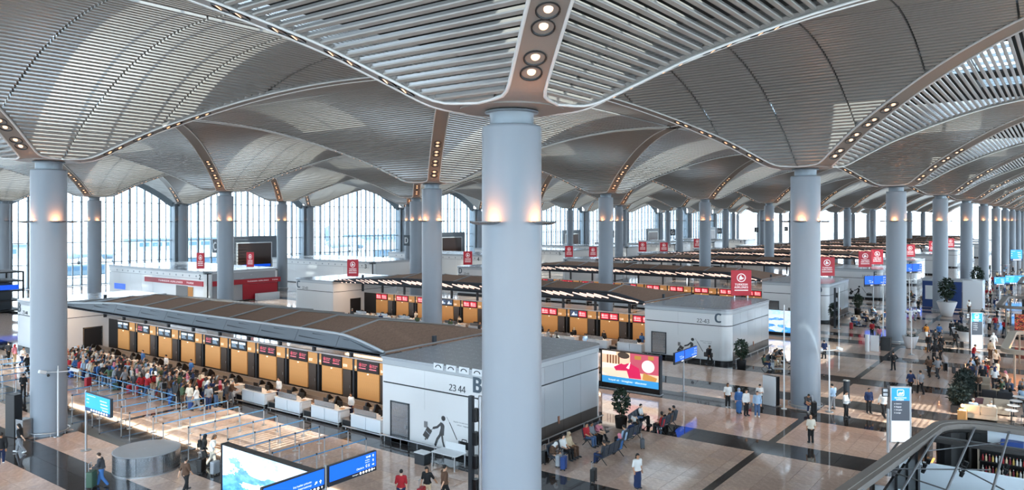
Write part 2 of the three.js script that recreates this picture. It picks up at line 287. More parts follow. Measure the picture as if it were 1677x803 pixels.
// ---- glazed walls
function facade(name, bays, place) { // bay: width 35 along local x, arched under the vault; local z = 0 is the glass line
  const W = SU; const top = (x) => H(Math.min(Math.abs(x), W - Math.abs(x))) - 0.55;
  const frames = [], arch = [], pane = [];
  for (let k = 0; k <= 20; k++) { const x = 1.35 + k * (W - 2.7) / 20, t = top(x), w = k % 4 === 2 ? 0.34 : k % 2 ? 0.16 : 0.24; frames.push(span(x - w / 2, x + w / 2, 0, t, -0.25, k % 2 ? 0.1 : 0.35)); }
  for (const y of [0.15, 4.6, 8.8, 13, 17]) { if (y < 16.5) frames.push(span(1.2, W - 1.2, y - 0.07, y + 0.07, -0.12, 0.12)); else { let a = 0; while (top(a) < y) a += 0.1; frames.push(span(a, W - a, y - 0.06, y + 0.06, -0.12, 0.12)); } }
  const sh = new THREE.Shape(); sh.moveTo(1, 0); for (let x = 1; x <= W - 1 + 1e-6; x += 0.5) sh.lineTo(x, top(x)); sh.lineTo(W - 1, 0); 
  pane.push(put(new THREE.ExtrudeGeometry(sh, { depth: 0.02, bevelEnabled: false }), 0, 0, 0));
  const A = []; for (let x = 0.9; x <= W - 0.9 + 1e-6; x += 0.5) A.push(x);
  for (let k = 0; k + 1 < A.length; k++) { const x0 = A[k], x1 = A[k + 1], y0 = top(x0), y1 = top(x1); arch.push(rod([x0, y0 + 0.1, 0], [x1, y1 + 0.1, 0], 0.22, 6)); arch.push(bx(Math.hypot(x1 - x0, y1 - y0) + 0.05, 5, 0.3, (x0 + x1) / 2, (y0 + y1) / 2 + 2.6, 0, 0, 0, 0)); }
  const pier = [span(-1.6, -0.9, 0, 17.2, -0.4, 1.2), span(0.9, 1.6, 0, 17.2, -0.4, 1.2), span(-1.7, 1.7, 0, 17, -0.9, -0.35)];
  const gf = join(frames), ga = join(arch), gp = join(pane), gq = join(pier);
  for (let b = 0; b < bays; b++) { const o = sgroup(name, place(b)[0], place(b)[1]); mk('pane', [gp], M.glass, o); mk('window_frame', [gf], M.mullion, o); mk('arch', [ga], M.mullion, o); mk('pier', [gq], M.mullion, o); }
}
facade('window', 13, (b) => [[-35 + b * SU, 0, Z0 - 1.6], 0]);
// the landside wall is glazed up to 18 m; above, this unseen side is closed to hold back light
for (let b = 0; b < 13; b++) {
  const o = sgroup('window', [-35 + b * SU, 0, Z1 + 1.6]), fr = []; for (let k = 0; k <= 14; k++) fr.push(span(k * 2.5 - 0.08, k * 2.5 + 0.08, 0, 18, -0.15, 0.15)); for (const y of [0.1, 6, 12, 18]) fr.push(span(0, SU, y - 0.08, y + 0.08, -0.15, 0.15));
  mk('pane', [span(0, SU, 0, 18, -0.01, 0.01)], M.glass, o); mk('window_frame', fr, M.mullion, o); mk('wall_panel', [span(0, SU, 18, 26.6, -0.15, 0.25)], M.wallGrey, o);
}
for (const [x, t] of [[X0, -1], [X1, 1]]) {
  const o = sgroup('window', [x, 0, 0]); const fr = [], pn = [span(-0.01, 0.01, 0, 24, Z0, Z1)];
  for (let z = Z0; z <= Z1; z += 3) fr.push(span(-0.15, 0.15, 0, 24, z - 0.1, z + 0.1)); for (const y of [0.2, 5, 10, 15, 20]) fr.push(span(-0.1, 0.1, y - 0.08, y + 0.08, Z0, Z1));
  mk('pane', pn, M.glass, o); mk('window_frame', fr, M.mullion, o); mk('wall_panel', [span(-0.2, 0.2, 23.5, 26.6, Z0, Z1)], M.roof, o);
}
struct('ground', [span(X0 - 500, X1 + 500, -1.2, -0.7, Z0 - 900, Z1 + 500)], M.ground);
// ---- outside, beyond the window wall: apron buildings, buses and parked planes, pale in the glare
{
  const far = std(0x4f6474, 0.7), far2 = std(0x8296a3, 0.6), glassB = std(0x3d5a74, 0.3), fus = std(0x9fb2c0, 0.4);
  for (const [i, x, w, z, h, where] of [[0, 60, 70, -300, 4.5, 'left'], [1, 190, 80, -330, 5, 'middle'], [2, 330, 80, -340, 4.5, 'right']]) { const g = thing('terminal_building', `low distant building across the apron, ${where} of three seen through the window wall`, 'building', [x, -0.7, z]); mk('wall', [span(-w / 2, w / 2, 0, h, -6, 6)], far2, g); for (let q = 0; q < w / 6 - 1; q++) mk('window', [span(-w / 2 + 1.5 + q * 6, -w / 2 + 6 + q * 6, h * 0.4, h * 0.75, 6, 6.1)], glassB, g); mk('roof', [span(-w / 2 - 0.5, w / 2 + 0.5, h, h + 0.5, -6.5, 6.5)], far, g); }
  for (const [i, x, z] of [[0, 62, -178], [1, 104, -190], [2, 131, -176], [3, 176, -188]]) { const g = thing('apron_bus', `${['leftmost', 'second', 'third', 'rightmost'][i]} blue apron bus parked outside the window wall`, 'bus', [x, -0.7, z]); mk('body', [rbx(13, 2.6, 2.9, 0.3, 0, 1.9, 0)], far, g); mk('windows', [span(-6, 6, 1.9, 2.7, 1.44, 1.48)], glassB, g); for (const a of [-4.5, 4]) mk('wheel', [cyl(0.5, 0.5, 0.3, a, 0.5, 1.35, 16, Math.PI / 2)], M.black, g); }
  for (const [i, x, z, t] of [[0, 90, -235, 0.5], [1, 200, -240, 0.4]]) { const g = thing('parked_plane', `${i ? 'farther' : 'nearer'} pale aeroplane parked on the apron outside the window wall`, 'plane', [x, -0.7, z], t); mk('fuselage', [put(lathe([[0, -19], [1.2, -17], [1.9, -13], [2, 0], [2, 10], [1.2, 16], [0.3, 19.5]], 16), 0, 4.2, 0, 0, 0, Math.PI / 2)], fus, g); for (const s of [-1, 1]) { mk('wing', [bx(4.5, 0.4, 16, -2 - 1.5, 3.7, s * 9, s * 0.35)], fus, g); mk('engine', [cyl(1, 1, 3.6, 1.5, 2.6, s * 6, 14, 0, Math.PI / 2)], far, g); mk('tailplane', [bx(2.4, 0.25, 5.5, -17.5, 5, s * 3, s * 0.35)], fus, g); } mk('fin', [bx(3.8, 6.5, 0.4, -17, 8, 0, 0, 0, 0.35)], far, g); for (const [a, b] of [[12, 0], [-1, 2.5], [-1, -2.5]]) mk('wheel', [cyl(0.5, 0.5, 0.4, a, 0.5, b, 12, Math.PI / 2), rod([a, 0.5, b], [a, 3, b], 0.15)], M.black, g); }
}
// ---------------------------------------------------------------- check-in islands: end blocks, canopies, counters
Object.assign(M, {
  panelWhite: new THREE.MeshPhysicalMaterial({ color: 0xd6d6d5, roughness: 0.2, clearcoat: 0.5, clearcoatRoughness: 0.12 }),
  panelGrey: new THREE.MeshPhysicalMaterial({ color: 0xa8abae, roughness: 0.12, clearcoat: 0.6, clearcoatRoughness: 0.08 }),
  roofGrey: std(0x9c9fa3, 0.42, 0.2, { roughnessMap: grime }),
  skirt: std(0x514a45, 0.3, 0.25),
  edgeGrey: std(0xaeb2b5, 0.45, 0.2),
  mesh: new THREE.MeshPhysicalMaterial({ color: 0xffffff, roughness: 0.95, specularIntensity: 0.25, map: noiseTex(128, (x, y, n) => { const w = ((x >> 2) + (y >> 2)) % 2 ? 1 : 0.78, v = w * (1 + 0.1 * tnoise(x, y, n, 8, 6)); return [150 * v, 119 * v, 100 * v]; }, true, 1.2) }),
  seam: std(0x8d8a88, 0.4, 0.4),
  canopyGrey: std(0x6f757b, 0.5, 0.3),
  beam: std(0x2b3036, 0.5, 0.3),
  wood: std(0xffffff, 0.5, 0, { map: noiseTex(256, (x, y, n) => { const v = 1 + 0.05 * tnoise(x * 6, y, n, 10, 7) + 0.04 * tnoise(x * 16, y, n, 40, 8); return [201 * v, 152 * v, 92 * v]; }, true, 0.8) }),
  doorDark: std(0x55504d, 0.35, 0.5),
  belt: std(0x7a7571, 0.55), beltSide: std(0xa39e99, 0.35, 0.5),
  finLit: std(0xffe9dc, 0.5, 0, { emissive: 0xffcdb4, emissiveIntensity: 0.75 }),
  finOff: std(0x8a8f94, 0.45, 0.4),
  red: std(0xa81226, 0.45), bannerRed: std(0xb3202f, 0.5),
  blueSign: std(0x0b57d0, 0.4, 0, { emissive: 0x0a50e0, emissiveIntensity: 0.55 }),
  frame: std(0x3c4146, 0.4, 0.5), stripLamp: std(0xfff4e6, 0.5, 0, { emissive: 0xffdcb8, emissiveIntensity: 1.2 }),
});
const decal = (tex, glow = 0, o = {}) => std(0xffffff, 0.45, 0, glow ? { map: tex, emissiveMap: tex, emissive: 0xffffff, emissiveIntensity: glow, ...o } : { map: tex, ...o });
// quad with uv, facing local +z, centred
const quad = (w, h, x = 0, y = 0, z = 0, ry = 0, u0 = 0, v0 = 0, u1 = 1, v1 = 1) => { const g = new THREE.PlaneGeometry(w, h), uv = g.attributes.uv; for (let i = 0; i < 4; i++) uv.setXY(i, u0 + uv.getX(i) * (u1 - u0), v0 + uv.getY(i) * (v1 - v0)); return put(g, x, y, z, ry); };
const sheet = (w, h, d, x, y, z, ry) => bx(w, h, d, x, y, z, ry);
// flat letters cut from a canvas are print; the big letter on a block is a raised thin piece
import { FontLoader } from 'three/addons/loaders/FontLoader.js';
import { TextGeometry } from 'three/addons/geometries/TextGeometry.js';
const FONT_B = await new FontLoader().loadAsync('fonts/droid/droid_sans_bold.typeface.json'), FONT_R = await new FontLoader().loadAsync('fonts/droid/droid_sans_regular.typeface.json');
function text3(str, size, font = FONT_B, depth = 0.03) { const g = new TextGeometry(str, { font, size, depth, curveSegments: 5 }); g.computeBoundingBox(); const b = g.boundingBox; g.translate(-(b.min.x + b.max.x) / 2, -(b.min.y + b.max.y) / 2, 0); return g; }
M.letter = std(0x43525d, 0.5); M.ink = std(0x2c3238, 0.6);
const LETTERS = ['B', 'C', 'D', 'E', 'F', 'G', 'H', 'J', 'K', 'L', 'M', 'N'];
const IX = (k) => 17.5 + 35 * k;

// ---- end block: local origin in the middle of the end that faces the concourse (z = 0), body towards -z; front corners rounded
const BW = 12, BD = 8.45, BH = 4.88, BR = 0.9;
const cornerPanel = (y0, y1, r, sx) => { const g = new THREE.CylinderGeometry(r, r, y1 - y0, 10, 1, true, sx > 0 ? 0 : Math.PI * 1.5, Math.PI / 2); g.translate(sx * (BW / 2 - BR), (y0 + y1) / 2, -BR); return g; };
const blockOutline = (m) => { const a = BW / 2 + m, d = BD + m, r = BR + m, s = new THREE.Shape(); s.moveTo(-a, -(-d)); s.moveTo(-a, d); s.lineTo(-a, r - m); s.absarc(-a + r, r - m, r, Math.PI, Math.PI * 1.5, false); s.lineTo(a - r, -m); s.absarc(a - r, r - m, r, Math.PI * 1.5, Math.PI * 2, false); s.lineTo(a, d); s.closePath(); return s; };
const slabOf = (m, y0, y1) => { const g = new THREE.ExtrudeGeometry(blockOutline(m), { depth: y1 - y0, bevelEnabled: false, curveSegments: 8 }); g.rotateX(-Math.PI / 2); return g.translate(0, y0, 0); };
const art = canvasTex(1024, 512, (c, w, h) => { // walking figure with a suitcase, cut into the white wall as black print
  c.fillStyle = '#d6d6d5'; c.fillRect(0, 0, w, h); c.fillStyle = c.strokeStyle = '#26292c'; c.lineCap = 'round';
  c.beginPath(); c.arc(480, 70, 38, 0, 7); c.fill();
  c.beginPath(); c.moveTo(425, 130); c.quadraticCurveTo(500, 140, 500, 190); c.lineTo(490, 320); c.lineTo(400, 320); c.lineTo(430, 220); c.closePath(); c.fill();
  c.lineWidth = 34; c.beginPath(); c.moveTo(440, 150); c.lineTo(370, 215); c.lineTo(300, 240); c.stroke();
  c.lineWidth = 40; c.beginPath(); c.moveTo(430, 310); c.lineTo(370, 390); c.lineTo(335, 480); c.stroke(); c.lineWidth = 32; c.beginPath(); c.moveTo(455, 320); c.lineTo(470, 410); c.lineTo(500, 490); c.stroke();
  c.save(); c.translate(190, 330); c.rotate(0.55); c.fillRect(-52, -80, 104, 170); c.fillStyle = '#9aa0a5'; c.fillRect(-44, -8, 88, 10); c.restore(); c.lineWidth = 8; c.beginPath(); c.moveTo(300, 240); c.lineTo(245, 290); c.stroke();
  c.fillStyle = '#26292c'; c.beginPath(); c.arc(150, 430, 14, 0, 7); c.fill();
  c.lineWidth = 14; c.beginPath(); c.moveTo(590, 110); c.lineTo(720, 330); c.stroke(); c.lineWidth = 5; c.beginPath(); c.moveTo(540, 40); c.lineTo(590, 110); c.stroke();
  c.beginPath(); c.roundRect(745, 340, 210, 110, 14); c.fill(); c.lineWidth = 12; c.beginPath(); c.roundRect(810, 312, 80, 40, 10); c.stroke();
  c.font = '26px sans-serif'; c.fillText('Bagajlar burada kontrol', 660, 90); c.fillText('ediliyor · baggage', 720, 130);
});
M.art = new THREE.MeshPhysicalMaterial({ color: 0xffffff, map: art, roughness: 0.2, clearcoat: 0.5, clearcoatRoughness: 0.12 });
function block(k, end) { // end 0: beside the concourse, 1: beside the passport halls
  const L = LETTERS[k], near = k < 5, g = thing('check_in_block', '', 'check-in block', [IX(k), 0, end ? -73.3 : -9.85], end ? Math.PI : 0);
  g.userData.label = end ? `white end block marked ${L} at the window end of its check-in island` : `white rounded end block marked ${L} at the concourse end of its check-in island`;
  const t = 0.06, gap = 0.025, J = 3.5;
  const row = (y0, y1) => {
    const xs = [-BW / 2 + BR, -3.06, -1.02, 1.02, 3.06, BW / 2 - BR];
    for (let q = 0; q < 5; q++) mk('wall_panel', [span(xs[q] + gap / 2, xs[q + 1] - gap / 2, y0, y1, -t, 0)], end ? M.panelWhite : M.panelGrey, g);
    for (const sx of [-1, 1]) { mk('corner_panel', [cornerPanel(y0, y1, BR, sx)], M.panelWhite, g);
      const zs = [-BR, -5.0, -BD]; for (let q = 0; q < 2; q++) mk('wall_panel', [span(sx > 0 ? BW / 2 - t : -BW / 2, sx > 0 ? BW / 2 : -BW / 2 + t, y0, y1, zs[q + 1] + 0.006, zs[q] - 0.006)], M.panelWhite, g); }
  };
  row(0.3, J - 0.04); row(J + 0.04, BH - 0.32);
  mk('core', [slabOf(-0.1, 0.1, BH - 0.1)], M.dark, g);
  mk('inner_wall', [span(-BW / 2 + 0.05, BW / 2 - 0.05, 0.1, BH - 0.3, -BD - 0.06, -BD)], M.whiteMatte, g);
  mk('edge_band', [slabOf(0.02, BH - 0.3, BH)], M.edgeGrey, g); mk('roof', [slabOf(0.07, BH, BH + 0.16)], M.roofGrey, g);
  mk('plinth', [slabOf(0.03, 0, 0.28)], M.black, g);
  for (let q = 0; q < 5; q++) mk('skirt_panel', [span(-BW / 2 + BR + q * 2.04 + 0.01, -BW / 2 + BR + (q + 1) * 2.04 - 0.01, 0.3, 1.05, 0, 0.03)], M.skirt, g);
  mk('hand_rail', [rod([-BW / 2 + BR, 0.42, 0.28], [BW / 2 - 0.6, 0.42, 0.28], 0.045, 8), rod([-BW / 2 - 0.25, 0.36, -1.2], [-BW / 2 - 0.25, 0.36, -BD], 0.05, 8), ...[0, 1, 2, 3, 4, 5].flatMap((q) => [rod([-5 + q * 2, 0, 0.28], [-5 + q * 2, 0.42, 0.28], 0.03), rod([-BW / 2 - 0.25, 0, -1.3 - q * 1.35], [-BW / 2 - 0.25, 0.36, -1.3 - q * 1.35], 0.03)])], M.steel, g);
  if (!near) { if (!end) return g; }
  const face = (geo, y, z, out = 0.0, side = -1) => put(geo, side * (BW / 2 + out), y, z, side * Math.PI / 2);
  const side = end ? 1 : -1; // both show the side towards the viewpoint
  if (!end) {
    mk('letter', [face(text3(L, 0.86), 4.24, -1.05)], M.letter, g); mk('number_sign', [face(text3(k % 2 ? '22-43' : '23 44', 0.36, FONT_R, 0.02), 3.86, -2.5)], M.ink, g);
    const d = mk('door', [span(-BW / 2 - 0.03, -BW / 2 + 0.02, 0.02, 2.38, -7.68, -6.3)], M.brushed, g);
    mk('door_frame', [span(-BW / 2 - 0.05, -BW / 2 + 0.03, 0, 2.45, -7.78, -7.68), span(-BW / 2 - 0.05, -BW / 2 + 0.03, 0, 2.45, -6.3, -6.2), span(-BW / 2 - 0.05, -BW / 2 + 0.03, 2.38, 2.46, -7.78, -6.2)], M.frame, d); mk('handle', [rod([-BW / 2 - 0.08, 0.95, -6.45], [-BW / 2 - 0.08, 1.15, -6.45], 0.02)], M.steel, d);
    const p = mk('wall_print', [put(new THREE.PlaneGeometry(4.3, 2.0), -BW / 2 - 0.012, 1.3, -3.4, -Math.PI / 2)], k === 0 || k === 1 || k === 3 ? M.art : M.panelWhite, g);
    mk('intercom', [span(-BW / 2 - 0.05, -BW / 2, 1.3, 1.65, -5.0, -4.75)], M.brushed, g);
    if (k === 0) for (let q = 0; q < 4; q++) { const z = -1.0 - q * 0.95; const s = mk('roof_edge_sign', [span(-BW / 2 - 0.09, -BW / 2 - 0.03, BH - 0.12, BH + 0.24, z - 0.36, z + 0.36)], M.whiteMatte, g); mk('pictogram', [put(new THREE.TorusGeometry(0.2, 0.035, 6, 12, Math.PI).scale(1, 0.7, 0.6), -BW / 2 - 0.1, BH, z, -Math.PI / 2)], M.ink, s); }
    mk('wall_bracket', [span(0.4, 0.55, 0.9, 1.35, 0, 0.06)], std(0x8a5a44, 0.5), g);
  } else {
    mk('letter', [face(text3(L, 1.0), 4.25, -1.15, 0, 1)], M.letter, g); mk('number_sign', [face(text3(k % 2 ? '22-43' : '23-44', 0.36, FONT_R, 0.02), 3.8, -2.6, 0, 1)], M.ink, g);
    const zi = -BD - 0.06; const d = mk('door', [span(1.2, 2.9, 0.05, 2.3, zi - 0.03, zi)], M.dark, g); mk('door_frame', [span(1.1, 1.2, 0, 2.4, zi - 0.06, zi), span(2.9, 3.0, 0, 2.4, zi - 0.06, zi), span(1.1, 3.0, 2.3, 2.4, zi - 0.06, zi)], M.brushed, d);
    mk('wall_joint', [span(-BW / 2 + 0.1, BW / 2 - 0.1, 3.47, 3.53, zi - 0.012, zi)], M.frame, g);
  }
  return g;
}
for (let k = 0; k < 11; k++) { block(k, 0); if (k < 8) block(k, 1); }

// ---- canopy over the counters between the blocks
const CZ0 = -64.7, CZ1 = -18.46, BAY = (CZ1 - CZ0) / 11;
function canopyParts() {
  const roof = [], far = [], seam = [], fins = [], posts = [], q4 = (a, b, c, d, th) => { const g = new THREE.BufferGeometry(), up = (p) => [p[0], p[1] - th, p[2]], p = []; const f = (a, b, c, d) => p.push(...a, ...b, ...c, ...a, ...c, ...d); f(a, b, c, d); f(up(d), up(c), up(b), up(a)); f(a, up(a), up(b), b); f(b, up(b), up(c), c); f(c, up(c), up(d), d); f(d, up(d), up(a), a);
    g.setAttribute('position', new THREE.Float32BufferAttribute(p, 3)); g.setAttribute('uv', new THREE.Float32BufferAttribute(new Float32Array(p.length / 3 * 2), 2)); g.computeVertexNormals(); return metric(g); };
  for (let b = 0; b < 11; b++) {
    const z0 = CZ0 + b * BAY + 0.05, z1 = CZ0 + (b + 1) * BAY - 0.05;
    const e = (y, q) => b + q === 11 ? 5.12 : b + q < 3 ? 5.12 + (y - 5.12) * (b + q) / 3 : y; // hipped ends run down to the roofs of the blocks
    roof.push([q4([-5.6, e(5.9, 0), z0], [-5.6, e(5.9, 1), z1], [-2.2, e(6.45, 1), z1], [-2.2, e(6.45, 0), z0], 0.08)]);
    far.push([q4([-2.2, e(6.45, 0), z0], [-2.2, e(6.45, 1), z1], [5.6, e(5.2, 1), z1], [5.6, e(5.2, 0), z0], 0.08)]);
    fins.push([0, 1, 2, 3].map((q) => { const zc = z0 + 0.75 + q * 0.86, g = bx(0.1, 0.11, 1.9); g.rotateX(0.16); g.rotateY(-0.16); return g.translate(-5.84, 5.52 - (b < 3 ? (1 - (b + q / 4) / 3) * 0.45 : b === 10 ? (q / 3) * 0.4 : 0), zc + 0.15); }));
  }
  for (let b = 0; b <= 11; b++) { const z = CZ0 + b * BAY; const zs = z + (b ? b > 10 ? -0.1 : 0 : 0.1); seam.push([rod([-5.65, hip(5.9, b) + 0.04, zs], [-2.2, hip(6.45, b) + 0.04, zs], 0.07, 6), rod([-2.2, hip(6.45, b) + 0.04, zs], [5.6, hip(5.2, b) + 0.04, zs], 0.06, 6)]); posts.push([span(-1.1, -0.85, 3.3, 5.6, Math.min(CZ1 - 0.25, z) - 0.1 + (b ? 0 : 0.25), Math.min(CZ1 - 0.25, z) + 0.1 + (b ? 0 : 0.25))]); }
  const fascia = []; for (let b = 0; b < 11; b++) { const z0 = CZ0 + b * BAY, z1 = z0 + BAY; fascia.push([q4([-6.0, 5.1, z0 + 0.02], [-6.0, 5.1, z1 - 0.02], [-5.6, hip(5.9, b + 1) + 0.02, z1 - 0.02], [-5.6, hip(5.9, b) + 0.02, z0 + 0.02], 0.1)]); }
  return { roof, far, seam, fins, posts, fascia, beam: [span(-6.0, -5.3, 4.93, 5.16, CZ0 + 0.1, CZ1 - 0.1), span(5.3, 5.8, 4.9, 5.1, CZ0 + 0.1, CZ1 - 0.1), span(-1.2, 1.2, 5.2, 5.5, CZ0 + 3 * BAY, CZ1 - BAY)], rim: [tube([[-5.62, 5.16, CZ0 + 0.1], [-5.62, 5.42, CZ0 + BAY], [-5.62, 5.68, CZ0 + 2 * BAY], [-5.62, 5.93, CZ0 + 3 * BAY], [-5.62, 5.93, -41], [-5.62, 5.93, CZ1 - BAY], [-5.62, 5.16, CZ1 - 0.1]], 0.09, 8, 60)] };
}
const hip = (y, n) => n === 11 ? 5.12 : n < 3 ? 5.12 + (y - 5.12) * n / 3 : y;
const CP = canopyParts();
for (let k = 0; k < 11; k++) {
  const g = thing('check_in_canopy', k ? `brown canopy with lit diagonal fins over check-in island ${LETTERS[k]}` : 'brown canopy with grey seams over the nearest check-in island, marked B', 'canopy', [IX(k), 0, 0]);
  if (k < 4) { CP.roof.forEach((q, b) => mk('roof_panel', q, b > 1 ? M.mesh : M.canopyGrey, g)); for (const q of CP.seam) mk('roof_rib', q, M.seam, g); for (const q of CP.fascia) mk('fascia_panel', q, k ? M.beam : M.canopyGrey, g); if (k) for (const q of CP.fins) for (const f of q) mk('light_strip', [f], M.finLit, g); else for (let b = 0; b < 11; b++) for (const q of b % 10 && b > 1 ? [0, 1] : [0]) mk('fascia_slot', [bx(0.03, 0.07, 3.6, -5.83 + q * 0.14, 5.42 + q * 0.24 - (b < 2 || b === 10 ? 0.25 : 0), CZ0 + (b + 0.5 + q * 0.3) * BAY, 0, 0.035)], M.beam, g); for (const q of CP.posts) mk('post', q, M.beam, g); mk('far_roof', CP.far, M.mesh, g); }
  else { mk('roof_panels', CP.roof, M.mesh, g); mk('far_roof', CP.far, M.mesh, g); mk('roof_ribs', CP.seam, M.seam, g).userData.kind = 'stuff'; mk('fascia', CP.fascia, M.beam, g); mk('light_strip', CP.fins, M.finLit, g).userData.kind = 'stuff'; mk('posts', CP.posts, M.beam, g).userData.kind = 'stuff'; }
  mk('strip_lamp', [span(-4.7, -4.3, 4.94, 5.0, CZ0 + 0.6, CZ1 - 0.6)], M.stripLamp, g);
  if (k < 3) { const l = new THREE.RectAreaLight(0xffd9b4, 16, 0.4, CZ1 - CZ0 - 1.4); l.position.set(-4.5, 4.92, (CZ0 + CZ1) / 2); l.rotation.set(-Math.PI / 2, 0, 0); g.add(l); }
  mk('beam', CP.beam, M.beam, g); mk('edge_beam', CP.rim, k ? M.beam : M.edgeGrey, g);
}

// ---- counters: yellow wall units with twin screens, number plates between, steel doors, desks and belts in front
const plates = canvasTex(1024, 512, (c, w, h) => { c.fillStyle = '#c9985c'; c.fillRect(0, 0, w, h); c.fillStyle = '#fffaf0'; c.font = 'bold 62px sans-serif'; c.textAlign = 'center'; c.textBaseline = 'middle';
  for (let n = 0; n < 44; n++) { const col = n % 6, row = Math.floor(n / 6); c.fillText((n < 22 ? 'B' : 'C') + (23 + n % 22 - (n < 22 ? 0 : 1)), 85 + col * 170, 32 + row * 64); } });
M.plates = decal(plates, 0.25);
const screenTex = (bg, fn) => canvasTex(256, 160, (c, w, h) => { c.fillStyle = bg; c.fillRect(0, 0, w, h); fn(c, w, h); });
const roundel = (c, x, y, r, fg, bg) => { c.fillStyle = fg; c.beginPath(); c.arc(x, y, r, 0, 7); c.fill(); c.fillStyle = bg; c.beginPath(); c.arc(x, y, r * 0.8, 0, 7); c.fill(); c.fillStyle = fg; c.beginPath(); c.moveTo(x - r * 0.5, y + r * 0.45); c.quadraticCurveTo(x - r * 0.4, y - r * 0.6, x + r * 0.05, y - r * 0.62); c.quadraticCurveTo(x - r * 0.05, y - r * 0.1, x + r * 0.62, y + r * 0.05); c.quadraticCurveTo(x + r * 0.2, y + r * 0.55, x - r * 0.5, y + r * 0.45); c.fill(); };
const SCR = [
  decal(screenTex('#1a0f12', (c) => { c.fillStyle = '#d8405a'; roundel(c, 70, 60, 34, '#e0566c', '#3a1018'); c.font = 'bold 26px sans-serif'; c.fillStyle = '#e8788a'; c.fillText('TÜRK HAVA', 112, 55); c.fillText('YOLLARI', 112, 86); c.fillRect(30, 112, 190, 14); }), 0.5),
  decal(screenTex('#20262c', (c) => { c.fillStyle = '#cfe2f2'; c.fillRect(14, 18, 228, 44); c.fillStyle = '#7f9cb4'; for (let i = 0; i < 4; i++) c.fillRect(20, 76 + i * 18, 150 + i * 14, 9); }), 0.7),
  decal(screenTex('#b3142c', (c) => { roundel(c, 60, 62, 38, '#ffd9dd', '#b3142c'); c.fillStyle = '#ffe3e6'; c.font = 'bold 26px sans-serif'; c.fillText('TURKISH', 108, 60); c.fillText('AIRLINES', 108, 90); c.fillRect(26, 116, 200, 14); }), 0.9),
  decal(screenTex('#33435c', (c) => { c.fillStyle = '#dfeaf5'; c.beginPath(); c.moveTo(40, 130); c.lineTo(120, 30); c.lineTo(170, 130); c.fill(); c.fillStyle = '#93a9c4'; c.fillRect(130, 90, 100, 40); }), 0.8),
];
const MODZ = (m) => -21.15 - 3.95 * m;
const PITCH = 3.95;
function wallUnit(k, m) { // local: centre of the yellow panel, wall plane x = 0 facing -x
  const L = LETTERS[k], a = 43 - 2 * m - (k % 2), plateRow = (k ? 22 : 0), mid = PITCH / 2;
  const g = thing('counter_wall', `yellow counter wall under twin screens, left of number plate ${L}${a + 1} in island ${L}`, 'counter', [IX(k) - 0.9, 0, MODZ(m)]);
  mk('panel', [metric(span(-0.06, 0.05, 0.42, 2.34, -1.13, 1.13))], M.wood, g); mk('base', [span(-0.02, 0.05, 0.12, 0.42, -1.13, 1.13)], M.dark, g);
  mk('screen_housing', [span(-0.12, 0.05, 2.36, 3.18, -1.13, 1.13)], M.black, g);
  for (const s of [-1, 1]) { const kind = k ? (rnd() < 0.9 ? 2 : 3) : (m > 4 && rnd() < 0.6 ? 1 : 0); mk('screen', [quad(0.98, 0.64, -0.125, 2.78, s * 0.54, -Math.PI / 2)], SCR[kind], g); }
  const h = mk('header', [metric(span(-0.05, 0.05, 2.34, 3.16, 1.15, PITCH - 1.15))], M.wood, g);
  [0, 1].forEach((q) => { const n = plateRow + Math.max(0, Math.min(21, 42 - 2 * m + 1 - q - 22)) , num = n, col = num % 6, rw = Math.floor(num / 6), z = q ? PITCH - 1.5 : 1.5; void n; mk('number_plate', [quad(0.6, 0.26, -0.056, 2.6, q ? 1.48 : PITCH - 1.48, -Math.PI / 2, (col * 170 + 10) / 1024, 1 - (rw * 64 + 62) / 512, (col * 170 + 160) / 1024, 1 - (rw * 64 + 2) / 512)], M.plates, h); });
  mk('rail', [span(-0.1, 0.08, 3.2, 3.3, -1.13, PITCH - 1.15)], M.edgeGrey, g);
  const d = mk('door', [span(0.0, 0.05, 0.02, 2.3, 1.17, 2.05)], M.doorDark, g); mk('handle', [rod([-0.03, 1, 1.95], [-0.03, 1.2, 1.95], 0.02)], M.steel, d);
  mk('post', [span(-0.08, 0.08, 0, 3.2, 2.3, 2.5)], M.beam, g); mk('lamp', [span(-0.13, -0.06, 2.2, 2.27, -0.05, 0.05)], std(0xfff4e4, 0.4, 0, { emissive: 0xffe6c8, emissiveIntensity: 1.2 }), g);
}
for (let m = 0; m < 11; m++) { wallUnit(0, m); wallUnit(1, m); wallUnit(2, m); }
// the core behind the wall units
for (let k = 0; k < 3; k++) tag(mk('back_wall', [span(IX(k) - 0.55, IX(k) - 0.5, 0, 3.1, CZ0 + 0.1, CZ1 - 0.1), span(IX(k) - 0.6, IX(k) + 0.6, 0, 0.1, CZ0 + 0.1, CZ1 - 0.1)], M.dark), `dark partition behind the yellow counters of island ${LETTERS[k]}`, 'partition');

